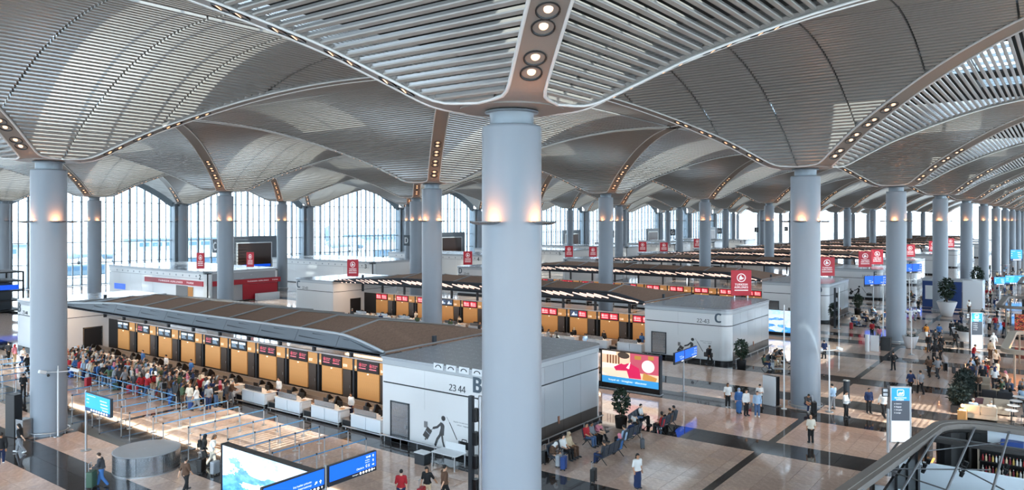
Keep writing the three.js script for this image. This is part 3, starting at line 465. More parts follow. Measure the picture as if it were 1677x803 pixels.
function makeDesk() {
  const g = thing('check_in_desk', '', 'desk');
  mk('front_panel', [rbx(0.1, 0.78, 1.34, 0.03, -0.62, 0.52, -0.69), rbx(0.1, 0.78, 1.34, 0.03, -0.62, 0.52, 0.69)], M.white, g);
  mk('body', [rbx(0.95, 0.78, 2.8, 0.12, -0.13, 0.52, 0)], M.white, g); mk('plinth', [span(-0.5, 0.28, 0, 0.16, -1.35, 1.35)], M.black, g);
  mk('worktop', [rbx(1.1, 0.05, 2.84, 0.02, -0.14, 0.935, 0)], M.whiteMatte, g);
  for (const s of [-1, 1]) { const m = mk('monitor', [rbx(0.04, 0.34, 0.52, 0.01, 0.05, 1.2, s * 0.7)], M.black, g); mk('stand', [span(0.02, 0.08, 0.95, 1.1, s * 0.7 - 0.05, s * 0.7 + 0.05)], M.black, m); }
  mk('privacy_screen', [rbx(0.05, 0.36, 2.0, 0.015, -0.5, 1.13, -0.2)], M.brushed, g); mk('tray', [rbx(0.3, 0.03, 0.3, 0.01, -0.2, 0.97, 1.2)], std(0xb98a5c, 0.6), g);
  mk('foot_rail', [rod([-0.86, 0.14, -1.9], [-0.86, 0.14, 1.72], 0.05, 8), rod([-0.86, 0, -1.6], [-0.86, 0.14, -1.6], 0.03), rod([-0.86, 0, 1.6], [-0.86, 0.14, 1.6], 0.03)], M.steel, g);
  return g;
}
function makeBelt() {
  const g = thing('weighing_conveyor', '', 'conveyor');
  mk('belt', [rbx(2.6, 0.06, 0.8, 0.02, 0.9, 0.42, 0)], M.belt, g); mk('side', [span(-0.4, 2.2, 0.05, 0.46, -0.46, -0.41), span(-0.4, 2.2, 0.05, 0.46, 0.41, 0.46)], M.beltSide, g); mk('frame', [span(-0.35, 2.15, 0.02, 0.36, -0.38, 0.38)], M.dark, g);
  const hood = new THREE.Shape([[0, 0], [0.7, 0], [0.7, 0.25], [0.35, 0.62], [0.2, 0.6]].map((p) => new THREE.Vector2(...p))); for (const hz of [-0.5, 0.38]) mk('flap_hood', [put(new THREE.ExtrudeGeometry(hood, { depth: 0.12, bevelEnabled: false }), 1.5, 0.45, hz)], M.black, g); mk('end_roller', [rbx(0.75, 0.3, 0.7, 0.1, 1.85, 0.6, 0)], M.beltSide, g);
  mk('indicator', [span(-0.42, -0.3, 0.5, 0.72, 0.3, 0.42)], M.black, g); return g;
}
const desk0 = makeDesk(), belt0 = makeBelt(); let nd = 0, nb = 0;
for (let k = 0; k < 3; k++) for (let m = 0; m < 11; m++) {
  const z = -20.22 - 3.93 * m, x = IX(k) - 5.0, L = LETTERS[k];
  const lab = `white check-in desk ${m < 10 ? ORD[m] : 'eleventh'} from the concourse end of island ${L}`;
  if (!nd++) { desk0.position.set(x, 0, z); desk0.userData.label = lab; } else dup(desk0, [x, 0, z], 0, lab);
  for (const s of [0]) { const zz = z - 1.965, lb = `grey baggage belt left of the ${m < 10 ? ORD[m] : 'last'} white desk of island ${L}`;
    if (zz < CZ0 + 0.6) continue; if (!nb++) { belt0.position.set(x - 0.1, 0, zz); belt0.userData.label = lb; } else dup(belt0, [x - 0.1, 0, zz], 0, lb); }
}
for (let k = 0; k < 3; k++) { const g = thing('collecting_belt', `long grey baggage belt running behind the desks of island ${LETTERS[k]}`, 'conveyor', [IX(k) - 2.1, 0, 0]); mk('belt', [span(-0.5, 0.5, 0.38, 0.44, CZ0 + 0.2, CZ1 - 0.2)], M.belt, g); mk('side', [span(-0.56, -0.5, 0.02, 0.5, CZ0 + 0.2, CZ1 - 0.2), span(0.5, 0.56, 0.02, 0.5, CZ0 + 0.2, CZ1 - 0.2)], M.beltSide, g); mk('frame', [span(-0.45, 0.45, 0.02, 0.36, CZ0 + 0.3, CZ1 - 0.3)], M.dark, g); }
// ---------------------------------------------------------------- passport halls and gates towards the window wall
Object.assign(M, {
  brownScreen: std(0x3f2c24, 0.35, 0.1), leaf: std(0x2f4a2c, 0.6), leafDark: std(0x25362a, 0.65), bark: std(0x57473a, 0.8), soil: std(0x2a211b, 0.9), pot: std(0xd9dadb, 0.35), potBlack: std(0x17181a, 0.35),
  cushion: std(0xa99987, 0.8), leather: std(0x25272b, 0.45), seatBlue: std(0x2c3440, 0.5), wall: std(0xd2d4d6, 0.5), warm: std(0xffd9a0, 0.5, 0, { emissive: 0xffa848, emissiveIntensity: 1.6 }), tableTop: std(0xeceae6, 0.35), crate: std(0xb8864d, 0.6),
});
const hallSign = (s) => put(text3(s, 0.9, FONT_R), 0, 0, 0);
for (let k = 1; k < 9; k++) {
  const g = thing('passport_hall', k === 1 ? 'long white hall marked 2 with a red fascia, in front of the window wall' : `long low white hall number ${k + 1} between island ${LETTERS[k]} and the window wall`, 'hall', [IX(k), 0, -94]);
  const W = 6.8, L = 32, T = 5.0; mk('plinth', [span(-W + 0.05, W - 0.05, 0, 0.16, -L + 0.1, -0.5)], M.black, g);
  for (let q = 0; q < 8; q++) for (const s of [-1, 1]) { mk('wall_panel', [span(s * W - 0.05, s * W + 0.05, 0.15, 3.9, -1 - q * 3.87 - 3.85, -1 - q * 3.87)], M.panelWhite, g); mk('wall_panel', [span(s * W - 0.05, s * W + 0.05, 3.94, T - 0.3, -1 - q * 3.87 - 3.85, -1 - q * 3.87)], M.panelWhite, g); }
  for (const s of [-1, 1]) mk('corner_panel', [put(new THREE.CylinderGeometry(1, 1, T - 0.45, 10, 1, true, s > 0 ? 0 : Math.PI * 1.5, Math.PI / 2), s * (W - 1 + 0.05), T / 2 - 0.08, -1)], M.panelWhite, g);
  mk('end_wall', [span(-W + 1, W - 1, 0.15, T - 0.3, -0.1, 0.05)], k === 1 ? M.roofGrey : M.panelWhite, g); mk('core', [span(-W + 0.2, W - 0.2, 0.1, T - 0.2, -L + 0.2, -0.2)], M.dark, g);
  mk('edge_band', [span(-W - 0.1, W + 0.1, T - 0.3, T, -L, -0.95), span(-W + 0.9, W - 0.9, T - 0.3, T, -1, 0.1)], M.edgeGrey, g); mk('roof', [span(-W - 0.15, W + 0.15, T, T + 0.14, -L, -0.9), span(-W + 0.8, W - 0.8, T, T + 0.14, -0.9, 0.15)], M.roofGrey, g);
  const dots = []; for (let q = 0; q < 14; q++) dots.push(put(new THREE.CylinderGeometry(0.16, 0.16, 0.03, 12), -W - 0.06, 4.3, -3 - q * 2, 0, 0, Math.PI / 2)); mk('vent_disc', dots, M.roofGrey, g).userData.kind = 'stuff';
  mk('number', [put(text3(String(k + 1), 0.8), -W - 0.06, 4.2, -1.9, -Math.PI / 2)], M.ink, g);
  if (k === 1) {
    mk('red_fascia', [span(-W - 0.2, -W - 0.05, 2.75, 3.55, -19, -0.9), span(-W + 0.9, W, 2.75, 3.55, 0.06, 0.22)], M.red, g); mk('red_wall', [span(-0.5, W - 0.6, 0.2, 2.7, 0.06, 0.14)], M.red, g);
    mk('door', [span(-W - 0.09, -W - 0.04, 0.1, 2.6, -9, -5.5)], M.doorDark, g); mk('poster', [span(-W - 0.14, -W - 0.1, 0.5, 2.5, -5.3, -3.9)], std(0xc4843a, 0.5), g); mk('window', [span(-W - 0.08, -W - 0.04, 0.9, 1.9, -30, -26)], M.blueSign, g);
    const t = canvasTex(512, 64, (c, w, h) => { c.fillStyle = '#a81226'; c.fillRect(0, 0, w, h); c.fillStyle = '#ffe9ea'; c.font = 'bold 40px sans-serif'; c.fillText('TURKISH AIRLINES     TURKISH AIRLINES', 6, 46); }); mk('lettering', [quad(11, 0.66, -W - 0.215, 3.15, -9, -Math.PI / 2), quad(6, 0.5, 3.2, 3.15, 0.235, 0)], decal(t), g);
    mk('shop_counter', [span(1.5, 5.8, 0, 1.1, 0.6, 1.3)], M.whiteMatte, g);
  }
}
{ const g = thing('glass_kiosk', 'dark glazed kiosk with black framing at the far left before the window wall', 'kiosk', [21.5, 0, -110]); for (const y of [0.2, 1.6, 3, 4.4, 5.7]) mk('frame_beam', [span(-3.2, 3.2, y, y + 0.18, -3.2, 3.2)], M.dark, g); for (const [a, b] of [[-3.1, -3.1], [3.1, -3.1], [-3.1, 3.1], [3.1, 3.1], [0, 3.1], [-3.1, 0]]) mk('post', [span(a - 0.1, a + 0.1, 0, 5.8, b - 0.1, b + 0.1)], M.dark, g); mk('sign', [span(-3.35, -3.25, 3.3, 4.0, -2.6, 2.6), span(-2.4, 2.4, 3.3, 4.0, 3.25, 3.35)], M.blueSign, g); mk('core', [span(-2, 2, 0.1, 4.2, -2, 2)], M.frame, g); }
{ const g = thing('low_counter', 'long low white counter behind island B, seen between two grey columns', 'counter', [27, 0, -92]); mk('body', [rbx(0.9, 1.2, 14, 0.05, 0, 0.6, 0)], M.white, g); mk('screen', [rbx(0.1, 2.6, 14, 0.03, 0.8, 1.3, 0)], M.whiteMatte, g); }
// portals with a big dark display before the window wall, one behind each aisle
for (let k = 0; k < 5; k++) {
  const x = 80.9 + 67.6 * k, g = thing('display_portal', `${['nearest', 'second', 'third', 'fourth', 'farthest'][k]} grey portal with a dark brown display before the window wall`, 'display', [x, 0, -133]);
  mk('wall', [rbx(11.4, 9.7, 0.8, 0.1, 0.6, 4.85, -0.5)], M.canopyGrey, g); mk('display_frame', [rbx(9.2, 6.0, 0.3, 0.05, 0, 5.3, 0)], M.whiteMatte, g); mk('display', [span(-4.3, 4.3, 2.6, 8.1, 0.1, 0.2)], M.brownScreen, g); mk('ticker', [span(-3.8, 4.1, 2.7, 3.3, 0.2, 0.23)], M.blueSign, g);
}
// ---- letter flags on the third row of columns
for (let i = 1; i < 9; i++) {
  const L = LETTERS[i], g = thing('letter_sign', `dark square letter sign ${L} on a bracket at the side of a grey column`, 'sign', [i * SU, 9.9, -72]);
  mk('board', [rbx(0.16, 1.75, 1.45, 0.04, -0.2, 0, -1.9)], M.frame, g); mk('letter', [put(text3(L, 1.05), -0.3, 0, -1.9, -Math.PI / 2)], M.whiteMatte, g); mk('bracket', [rod([-0.1, 0.5, -0.9], [-0.2, 0.5, -1.3], 0.05), rod([-0.1, -0.5, -0.9], [-0.2, -0.5, -1.3], 0.05)], M.frame, g);
}
// ---- red banners
const bannerTex = canvasTex(256, 340, (c, w, h) => { c.fillStyle = '#b4202f'; c.fillRect(0, 0, w, h); roundel(c, 128, 100, 58, '#fff2ee', '#b4202f'); c.fillStyle = '#fff2ee'; c.font = 'bold 40px sans-serif'; c.textAlign = 'center'; c.fillText('TURKISH', 128, 205); c.fillText('AIRLINES', 128, 243); c.fillRect(40, 262, 176, 14); });
M.banner = decal(bannerTex, 0.18);
function banner(x, y, z, w, h, turn, label) {
  const g = thing('banner', label, 'banner', [x, y, z], turn); mk('board', [rbx(w, h, 0.14, 0.04, 0, h / 2 + 0.25, 0)], M.bannerRed, g);
  mk('print', [quad(w * 0.98, h * 0.98, 0, h / 2 + 0.25, 0.075), quad(w * 0.98, h * 0.98, 0, h / 2 + 0.25, -0.075, Math.PI)], M.banner, g); mk('foot', [span(-w * 0.35, -w * 0.3, 0, 0.3, -0.05, 0.05), span(w * 0.3, w * 0.35, 0, 0.3, -0.05, 0.05)], M.steel, g);
}
const VT = -0.93; // boards turned towards the concourse
const NB = 'red banner with a white bird roundel';
banner(57.6, 5.05, -12.7, 2.15, 2.7, VT, `${NB} on the roof of the rounded block marked C`); banner(92.6, 5.05, -12.7, 2.2, 2.7, VT, `${NB} on the roof of block D`);
banner(127.6, 5.05, -12.7, 2.2, 2.7, VT, `${NB} at far edge of block E roof`); banner(117.6, 5.05, -12.7, 2.2, 2.7, VT, `${NB} at near edge of block E roof`);
banner(162.6, 5.05, -12.7, 2.2, 2.7, VT, `${NB} at far edge of block F roof`); banner(152.6, 5.05, -12.7, 2.2, 2.7, VT, `${NB} at near edge of block F roof`); banner(197.6, 5.05, -12.7, 2.2, 2.7, VT, `${NB} on the roof of block G`); banner(232.6, 5.05, -12.7, 2.2, 2.7, VT, `${NB} on the roof of block H`);
banner(51.5, 5.05, -66.5, 1.6, 2.4, VT, `${NB} on the far block of island C`); banner(82.8, 5.05, -71.5, 1.6, 2.4, VT, `${NB} on the far block of island D`);
banner(47, 5.15, -98, 1.25, 2.6, VT, `${NB} on the roof edge of the hall marked 2`); banner(54.5, 5.15, -95.5, 1.25, 2.5, VT, `${NB} on hall 2 before the dark display`);
banner(117.5, 5.05, -72, 1.7, 2.4, VT, `${NB} at left of island E far block`); banner(120.9, 5.05, -68, 1.7, 2.2, VT, `${NB} at right of island E far block`);
banner(152.5, 5.05, -72, 2, 2.5, VT, `${NB} at left of island F far block`); banner(156.5, 5.05, -68, 2, 2.3, VT, `${NB} at right of island F far block`); banner(187.5, 5.05, -72, 2, 2.6, VT, `${NB} on the far block of island G`);

// ---- LED walls: children at a table; white terraces and blue pools
const ledKid = canvasTex(512, 340, (c, w, h) => {
  c.fillStyle = '#e9c9a8'; c.fillRect(0, 0, w, h); c.fillStyle = '#c4566a'; c.fillRect(260, 0, 252, 200); c.fillStyle = '#b8863e'; c.fillRect(300, 20, 60, 40); c.fillRect(420, 10, 50, 40); c.fillStyle = '#7c4a2a'; for (let i = 0; i < 5; i++) c.fillRect(46 + i * 26, 40, 13, 90); c.fillStyle = '#fff3e2'; c.fillRect(0, 0, 130, 36); c.fillRect(0, 130, 180, 130); c.fillStyle = '#f6dcc2'; c.beginPath(); c.ellipse(150, 230, 160, 50, 0.15, 0, 7); c.fill();
  c.fillStyle = '#d5265a'; c.beginPath(); c.moveTo(180, 120); c.lineTo(260, 110); c.lineTo(340, 150); c.lineTo(360, 260); c.lineTo(250, 265); c.lineTo(230, 190); c.lineTo(130, 200); c.lineTo(110, 165); c.closePath(); c.fill(); c.fillStyle = '#fff'; c.beginPath(); c.moveTo(225, 160); c.lineTo(265, 90); c.lineTo(250, 170); c.fill();
  c.fillStyle = '#f3d2b4'; c.beginPath(); c.ellipse(205, 75, 42, 52, 0.2, 0, 7); c.fill(); c.fillStyle = '#4b4038'; c.beginPath(); c.ellipse(200, 32, 54, 34, 0.1, 0, 7); c.fill(); c.fillStyle = '#f7e8e0'; c.beginPath(); c.ellipse(420, 120, 56, 64, 0, 0, 7); c.fill(); c.fillStyle = '#c9904a'; c.beginPath(); c.moveTo(380, 190); c.lineTo(500, 230); c.lineTo(480, 290); c.lineTo(370, 260); c.fill();
  c.fillStyle = '#3b9ad8'; c.fillRect(0, 268, w, 72); c.fillStyle = '#e9f6ff'; c.font = 'bold 26px sans-serif'; c.fillText('hayal et · imagine · discover', 60, 314);
});
const ledTerrace = noiseTex(512, (x, y) => { const u = x / 512, v = y / 512, n = noise.noise(u * 9, v * 8, 1.7) + 0.6 * noise.noise(u * 24, v * 22, 4) + 0.4 * noise.noise(u * 50, v * 46, 2), t = noise.noise(u * 3.2 + 0.35 * n, v * 4.2, 9.1) + 0.75 * (0.42 - v) - 0.35 * (u - 0.4); const edge = Math.abs(t - 0.02) < 0.05 ? 1 : 0; return edge ? [240, 244, 240] : t > 0 ? [70 + 60 * v + 40 * n, 165 + 40 * n, 232] : v > 0.8 ? [200 + 30 * n, 225, 238] : [214 + 30 * n, 228 + 22 * n, 234 + 18 * n]; }, true, 1);
function ledWall(x, z, len, h, tex, label) {
  const g = thing('led_wall', label, 'display', [x, 0, z]); mk('housing', [span(-0.15, 0.2, 0.02, h, -len / 2, len / 2)], M.black, g);
  const m = decal(tex, 0.62); mk('screen', [quad(len - 0.12, h - 0.5, -0.16, 0.46 + (h - 0.5) / 2, 0, -Math.PI / 2)], m, g); mk('side_trim', [span(-0.18, 0.22, 0, h + 0.02, len / 2, len / 2 + 0.06), span(-0.18, 0.22, 0, h + 0.02, -len / 2 - 0.06, -len / 2)], M.frame, g); mk('plinth', [span(-0.35, 0.35, 0, 0.06, -len / 2 - 0.1, len / 2 + 0.1)], M.edgeGrey, g);
  const l = new THREE.RectAreaLight(0xf2ded0, 1.1, len - 0.2, h - 0.7); l.position.set(-0.2, h / 2 + 0.2, 0); l.rotation.set(0, Math.PI / 2, 0); g.add(l);
}
ledWall(31.9, -12.25, 5.0, 3.0, ledKid, 'bright LED wall showing a child in a red top at a table');
ledWall(-0.55, -12.8, 6.3, 3.05, ledTerrace, 'LED wall showing white terraces and blue pools, beside the blue direction sign');
ledWall(66.9, -12.25, 5.0, 3.0, ledTerrace, 'small distant LED wall with white and blue picture, beyond the rounded block C');

// ---- blue direction signs
const arrow = (c, x, y, s, a = 0) => { c.save(); c.translate(x, y); c.rotate(a); c.beginPath(); c.moveTo(0, -s); c.lineTo(s * 0.8, 0); c.lineTo(s * 0.28, 0); c.lineTo(s * 0.28, s); c.lineTo(-s * 0.28, s); c.lineTo(-s * 0.28, 0); c.lineTo(-s * 0.8, 0); c.closePath(); c.fill(); c.restore(); };
const signA = canvasTex(1024, 320, (c, w, h) => { c.fillStyle = '#0b5ce8'; c.fillRect(0, 0, w, h); c.fillStyle = '#10141c'; c.fillRect(0, 256, w, 64); c.fillStyle = '#fff'; c.textAlign = 'right'; c.font = 'bold 64px sans-serif'; c.fillText('C-S', 880, 220); c.font = '44px sans-serif'; c.fillText('Check-in', 750, 222); c.font = 'bold 44px sans-serif'; c.fillText('12·60', 900, 64); c.font = '26px sans-serif'; c.fillText('Bankolar', 880, 110); c.fillText('Counters', 880, 145); arrow(c, 960, 50, 24); arrow(c, 960, 130, 24); arrow(c, 960, 205, 24, Math.PI / 2); c.font = '26px sans-serif'; c.fillText('Passengers', 620, 298); for (let i = 0; i < 5; i++) { c.beginPath(); c.arc(670 + i * 66, 288, 22, 0, 7); c.fill(); } arrow(c, 985, 288, 20, Math.PI / 2); });
const signB = canvasTex(1024, 320, (c, w, h) => { c.fillStyle = '#0b5ce8'; c.fillRect(0, 0, w, h); c.fillStyle = '#10141c'; c.fillRect(0, 256, w, 64); c.fillStyle = '#fff'; c.textAlign = 'right'; c.font = '40px sans-serif'; c.fillText('Dış hatlar yolcusu', 800, 160); c.fillText('International', 800, 215); arrow(c, 880, 190, 30, 0.8); arrow(c, 960, 190, 30); for (let i = 0; i < 4; i++) { c.beginPath(); c.arc(720 + i * 66, 288, 22, 0, 7); c.fill(); } arrow(c, 985, 288, 20); });
const signC = canvasTex(640, 400, (c, w, h) => { c.fillStyle = '#2f9be6'; c.fillRect(0, 0, w, h); c.fillStyle = '#123a63'; c.fillRect(0, 330, w, 70); c.fillStyle = '#fff'; c.font = 'bold 42px sans-serif'; for (const [t, x, y] of [['A-B', 30, 150], ['C-S', 30, 230], ['Check-in', 380, 110], ['Bankolar', 400, 180], ['Counters', 400, 250], ['Tuvalet', 440, 310]]) c.fillText(t, x, y); for (let i = 0; i < 9; i++) c.fillRect(40 + i * 26, 40, 14, 14); for (let i = 0; i < 7; i++) { c.beginPath(); c.arc(160 + i * 66, 366, 24, 0, 7); c.fill(); } });
M.signA = decal(signA, 0.75); M.signB = decal(signB, 0.75); M.signC = decal(signC, 0.75);
function poleSign(label, x, z, turn, boards, h0, h1, poles) { // boards: [x0, x1, material]; local, facing +z
  const g = thing('direction_sign', label, 'sign', [x, 0, z], turn);
  for (const [a, b, m] of boards) { const p = mk('board', [span(a, b, h0, h1, -0.09, 0.06)], M.frame, g); mk('print', [quad(b - a - 0.08, h1 - h0 - 0.06, (a + b) / 2, (h0 + h1) / 2, 0.065), quad(b - a - 0.08, h1 - h0 - 0.06, (a + b) / 2, (h0 + h1) / 2, -0.095, Math.PI)], m, p); }
  for (const p of poles) { mk('pole', [cyl(0.06, 0.06, h1 + 0.05, p, (h1 + 0.05) / 2, -0.02, 12)], M.steel, g); mk('base', [cyl(0.28, 0.26, 0.03, p, 0.015, -0.02, 20)], M.steel, g); }
}
poleSign('pair of blue direction boards on a post, beside the LED wall with white terraces', -0.42, -9.05, 0, [[-3.0, -0.1, M.signB], [0.1, 2.7, M.signA]], 2.45, 3.3, [0]);
poleSign('blue direction board with white arrows on a post next to the camera pole', -0.28, -30.4, -Math.PI / 2, [[0.1, 3.1, M.signC]], 2.35, 3.4, [0]);
poleSign('two blue direction boards on one post before the block marked C', 34.11, -8.82, 0, [[-1.75, -0.03, M.signB], [0.03, 2.4, M.signA]], 2.35, 3.25, [0]);
poleSign('blue direction boards on a post before the block marked E', 104.1, -8.8, -0.6, [[-1.75, -0.03, M.signB], [0.03, 2.4, M.signA]], 3.2, 4.8, [0]);
poleSign('blue direction boards on a post before the block marked F', 139.1, -8.8, -0.6, [[-1.75, -0.03, M.signB], [0.03, 2.4, M.signA]], 3.2, 5.0, [0]);
poleSign('small blue sign on a dark post at the concourse between planter and far kiosk', 122.2, 6.2, -0.93, [[-0.9, 0.9, M.signC]], 2.9, 4.2, [0]);
poleSign('bright blue sign with white print hanging over the far end of the concourse', 159.4, 6.7, -0.93, [[-1.2, 1.2, M.signC]], 5.2, 7.4, [0]);
poleSign('wide blue sign low over the far end of the concourse', 144, 7.0, -0.93, [[-1.6, 2.6, M.signC]], 1.6, 3.2, [0]);
function totem(label, x, z, h, tall) {
  const g = thing('info_totem', label, 'sign', [x, 0, z], -0.97), w = 1.15;
  const t = canvasTex(256, 640, (c, W, Hh) => { c.fillStyle = '#e4e9ec'; c.fillRect(0, 0, W, Hh); c.fillStyle = '#2f9be6'; c.fillRect(0, 0, W, 150); c.fillStyle = '#4a5059'; c.fillRect(0, 150, W, 240); c.fillStyle = '#fff'; c.lineWidth = 8; c.strokeStyle = '#fff'; c.beginPath(); c.roundRect(82, 22, 92, 70, 14); c.stroke(); c.beginPath(); c.moveTo(96, 70); c.lineTo(120, 48); c.lineTo(140, 58); c.lineTo(162, 40); c.lineTo(158, 76); c.lineTo(98, 80); c.fill(); c.font = 'bold 24px sans-serif'; c.fillText('INFORMATION', 40, 125); c.fillText('DANIŞMA', 64, 148); c.font = '21px sans-serif'; ['A  Check-in', 'B  Baggage', 'C  Exit gates', 'D  Lounge'].forEach((s, i) => c.fillText('▪ ' + s, 22, 195 + i * 36)); });
  mk('panel', [span(-w / 2, w / 2, 0.02, h, -0.16, 0.16)], M.whiteMatte, g); mk('print', [quad(w - 0.1, h - 0.1, 0, h / 2, 0.165), quad(w - 0.1, h - 0.1, 0, h / 2, -0.165, Math.PI)], decal(t, 0.45), g); mk('edge', [span(-w / 2 - 0.05, -w / 2, 0, h + 0.03, -0.18, 0.18), span(w / 2, w / 2 + 0.05, 0, h + 0.03, -0.18, 0.18)], M.steel, g);
  mk('side_flag', [rbx(0.36, 0.5, 0.1, 0.02, -w / 2 - 0.26, h - 0.35, 0)], M.frame, g); mk('flag_print', [quad(0.26, 0.16, -w / 2 - 0.26, h - 0.22, 0.055), quad(0.26, 0.16, -w / 2 - 0.26, h - 0.46, 0.055)], M.whiteMatte, g);
}
totem('tall white and blue information totem behind a steel bollard, near the open shop', 29.55, 6.9, 3.3); totem('slim blue and white information totem beside the long white planter', 70.1, 7.4, 3.75);
tag(mk('bollard', [cyl(0.075, 0.075, 2.5, 26.85, 1.25, 6.75, 14)], M.steel), 'slim upright steel tube standing in front of the information totem', 'bollard');
// ---- posts, masts, cameras
function cameraPole(label, x, z, h) { const g = thing('camera_pole', label, 'pole', [x, 0, z]); mk('pole', [cyl(0.055, 0.045, h, 0, h / 2, 0, 12)], M.whiteMatte, g); mk('base', [cyl(0.28, 0.26, 0.04, 0, 0.02, 0, 20)], M.steel, g); for (const s of [-1, 1]) { const a = s > 0 ? 0.2 : 3.1; mk('arm', [rod([0, h - 0.15, 0], [Math.cos(a) * 0.55, h - 0.12, Math.sin(a) * 0.55 + s * 0.3], 0.025)], M.whiteMatte, g); const c = mk('camera', [rbx(0.5, 0.2, 0.18, 0.04, Math.cos(a) * 0.75, h - 0.08, Math.sin(a) * 0.75 + s * 0.35, -a - 0.3 * s, 0, s * -0.35)], M.whiteMatte, g); mk('lens', [put(new THREE.SphereGeometry(0.09, 10, 8), Math.cos(a) * 0.45, h - 0.32, Math.sin(a) * 0.45 + s * 0.25)], M.black, c); } mk('finial', [cyl(0.03, 0.03, 0.25, 0, h + 0.1, 0, 8)], M.whiteMatte, g); }
cameraPole('white camera pole with two cameras in front of the big left column', 0, -34.7, 4.1); cameraPole('white camera pole right of the column with the sitting man', 34.41, 1.75, 4.4); cameraPole('white camera pole between the planter pots along the concourse', 62.5, 2.6, 4.4); cameraPole('distant white camera pole before the block marked F', 95, -2.5, 5.2);
tag(mk('mast', [cyl(0.06, 0.045, 7.3, 33.39, 3.65, -1.01, 10), cyl(0.2, 0.2, 0.03, 33.39, 0.015, -1.01, 16)], M.whiteMatte), 'tall thin white mast left of the column with the sitting man', 'pole');
tag(mk('mast', [cyl(0.06, 0.045, 6.5, 68.4, 3.25, -1.0, 10), cyl(0.2, 0.2, 0.03, 68.4, 0.015, -1.0, 16)], M.whiteMatte), 'thin white mast left of the column with the flower pot', 'pole');
function pylon(label, x, z, h) { const g = thing('display_pylon', label, 'display', [x, 0, z], 0); mk('steel_post', [cyl(0.1, 0.1, h, 0.22, h / 2, 0.06, 16)], M.steel, g); mk('dark_post', [span(-0.1, 0.1, 0, h, -0.42, -0.2)], M.frame, g); for (const y of [0.5, 1.6, 2.7, 3.8]) mk('bracket', [span(-0.05, 0.25, y, y + 0.6, -0.25, 0.0)], M.black, g); mk('base', [rbx(0.9, 0.05, 0.9, 0.02, 0.1, 0.025, -0.1)], M.steel, g); }
pylon('tall two-post display pylon before the block marked B, beside the nearest column', 6.9, -7.2, 5.0); pylon('dark two-post display pylon before the block marked D', 76.9, -7.6, 5.0); pylon('dark two-post display pylon before the block marked E', 111.9, -7.6, 5.0);
{ const g = thing('touch_kiosk', 'slim black and white standing kiosk left of the column with the sitting man', 'kiosk', [34.0, 0, -2.1], -0.3); mk('body', [rbx(0.5, 2.05, 1.0, 0.03, 0.05, 1.05, 0)], M.black, g); mk('side', [span(-0.26, -0.18, 0, 2.1, -0.52, 0.52)], M.whiteMatte, g); mk('base', [rbx(0.8, 0.05, 1.25, 0.02, 0, 0.025, 0)], M.steel, g); }
{ const g = thing('touch_kiosk', 'short dark cylinder kiosk right of the column with the sitting man', 'kiosk', [38.3, 0, 2.0]); mk('body', [cyl(0.22, 0.22, 1.5, 0, 0.78, 0, 18)], M.frame, g); mk('cap', [cyl(0.24, 0.2, 0.06, 0, 1.56, 0, 18)], M.steel, g); mk('base', [cyl(0.3, 0.3, 0.04, 0, 0.02, 0, 18)], M.steel, g); }
{ const g = thing('service_kiosk', 'dark upright kiosk with a steel cabinet at the foot of the big left column', 'kiosk', [-1.55, 0, -36.6], 0.2); mk('body', [rbx(0.5, 2.6, 0.9, 0.03, 0, 1.3, -0.3)], M.black, g); mk('cabinet', [rbx(0.6, 1.15, 0.7, 0.03, 0.05, 0.6, 0.6)], M.brushed, g); }
{ const g = thing('info_desk', 'white and black stand before the potted plant of the second concourse column', 'kiosk', [62.9, 0, -0.8]); mk('panel', [rbx(0.15, 1.6, 0.8, 0.03, -0.5, 0.8, 0.1)], M.whiteMatte, g); mk('cabinet', [rbx(0.9, 1.35, 0.9, 0.04, 0.9, 0.68, 0.9)], M.black, g); mk('roll', [cyl(0.22, 0.22, 1.7, -0.9, 0.85, -0.5, 16)], M.whiteMatte, g); }
// ---- steel drum
{ const g = thing('steel_drum', 'large round drum of brushed steel with a flat grey lid, left of the LED wall', 'drum', [0.25, 0, -24.5]); for (let q = 0; q < 8; q++) mk('shell_panel', [put(new THREE.CylinderGeometry(1.66, 1.66, 0.94, 10, 1, true, q * Math.PI / 4 + 0.006, Math.PI / 4 - 0.012), 0, 0.55, 0)], M.brushed, g); mk('core', [cyl(1.63, 1.63, 0.98, 0, 0.52, 0, 48)], M.frame, g); mk('lid', [lathe([[0, 1.06], [1.62, 1.06], [1.67, 1.05], [1.67, 1.01], [1.6, 1.01]], 64)], M.roofGrey, g); mk('foot_ring', [cyl(1.67, 1.67, 0.07, 0, 0.035, 0, 48)], M.steel, g); }

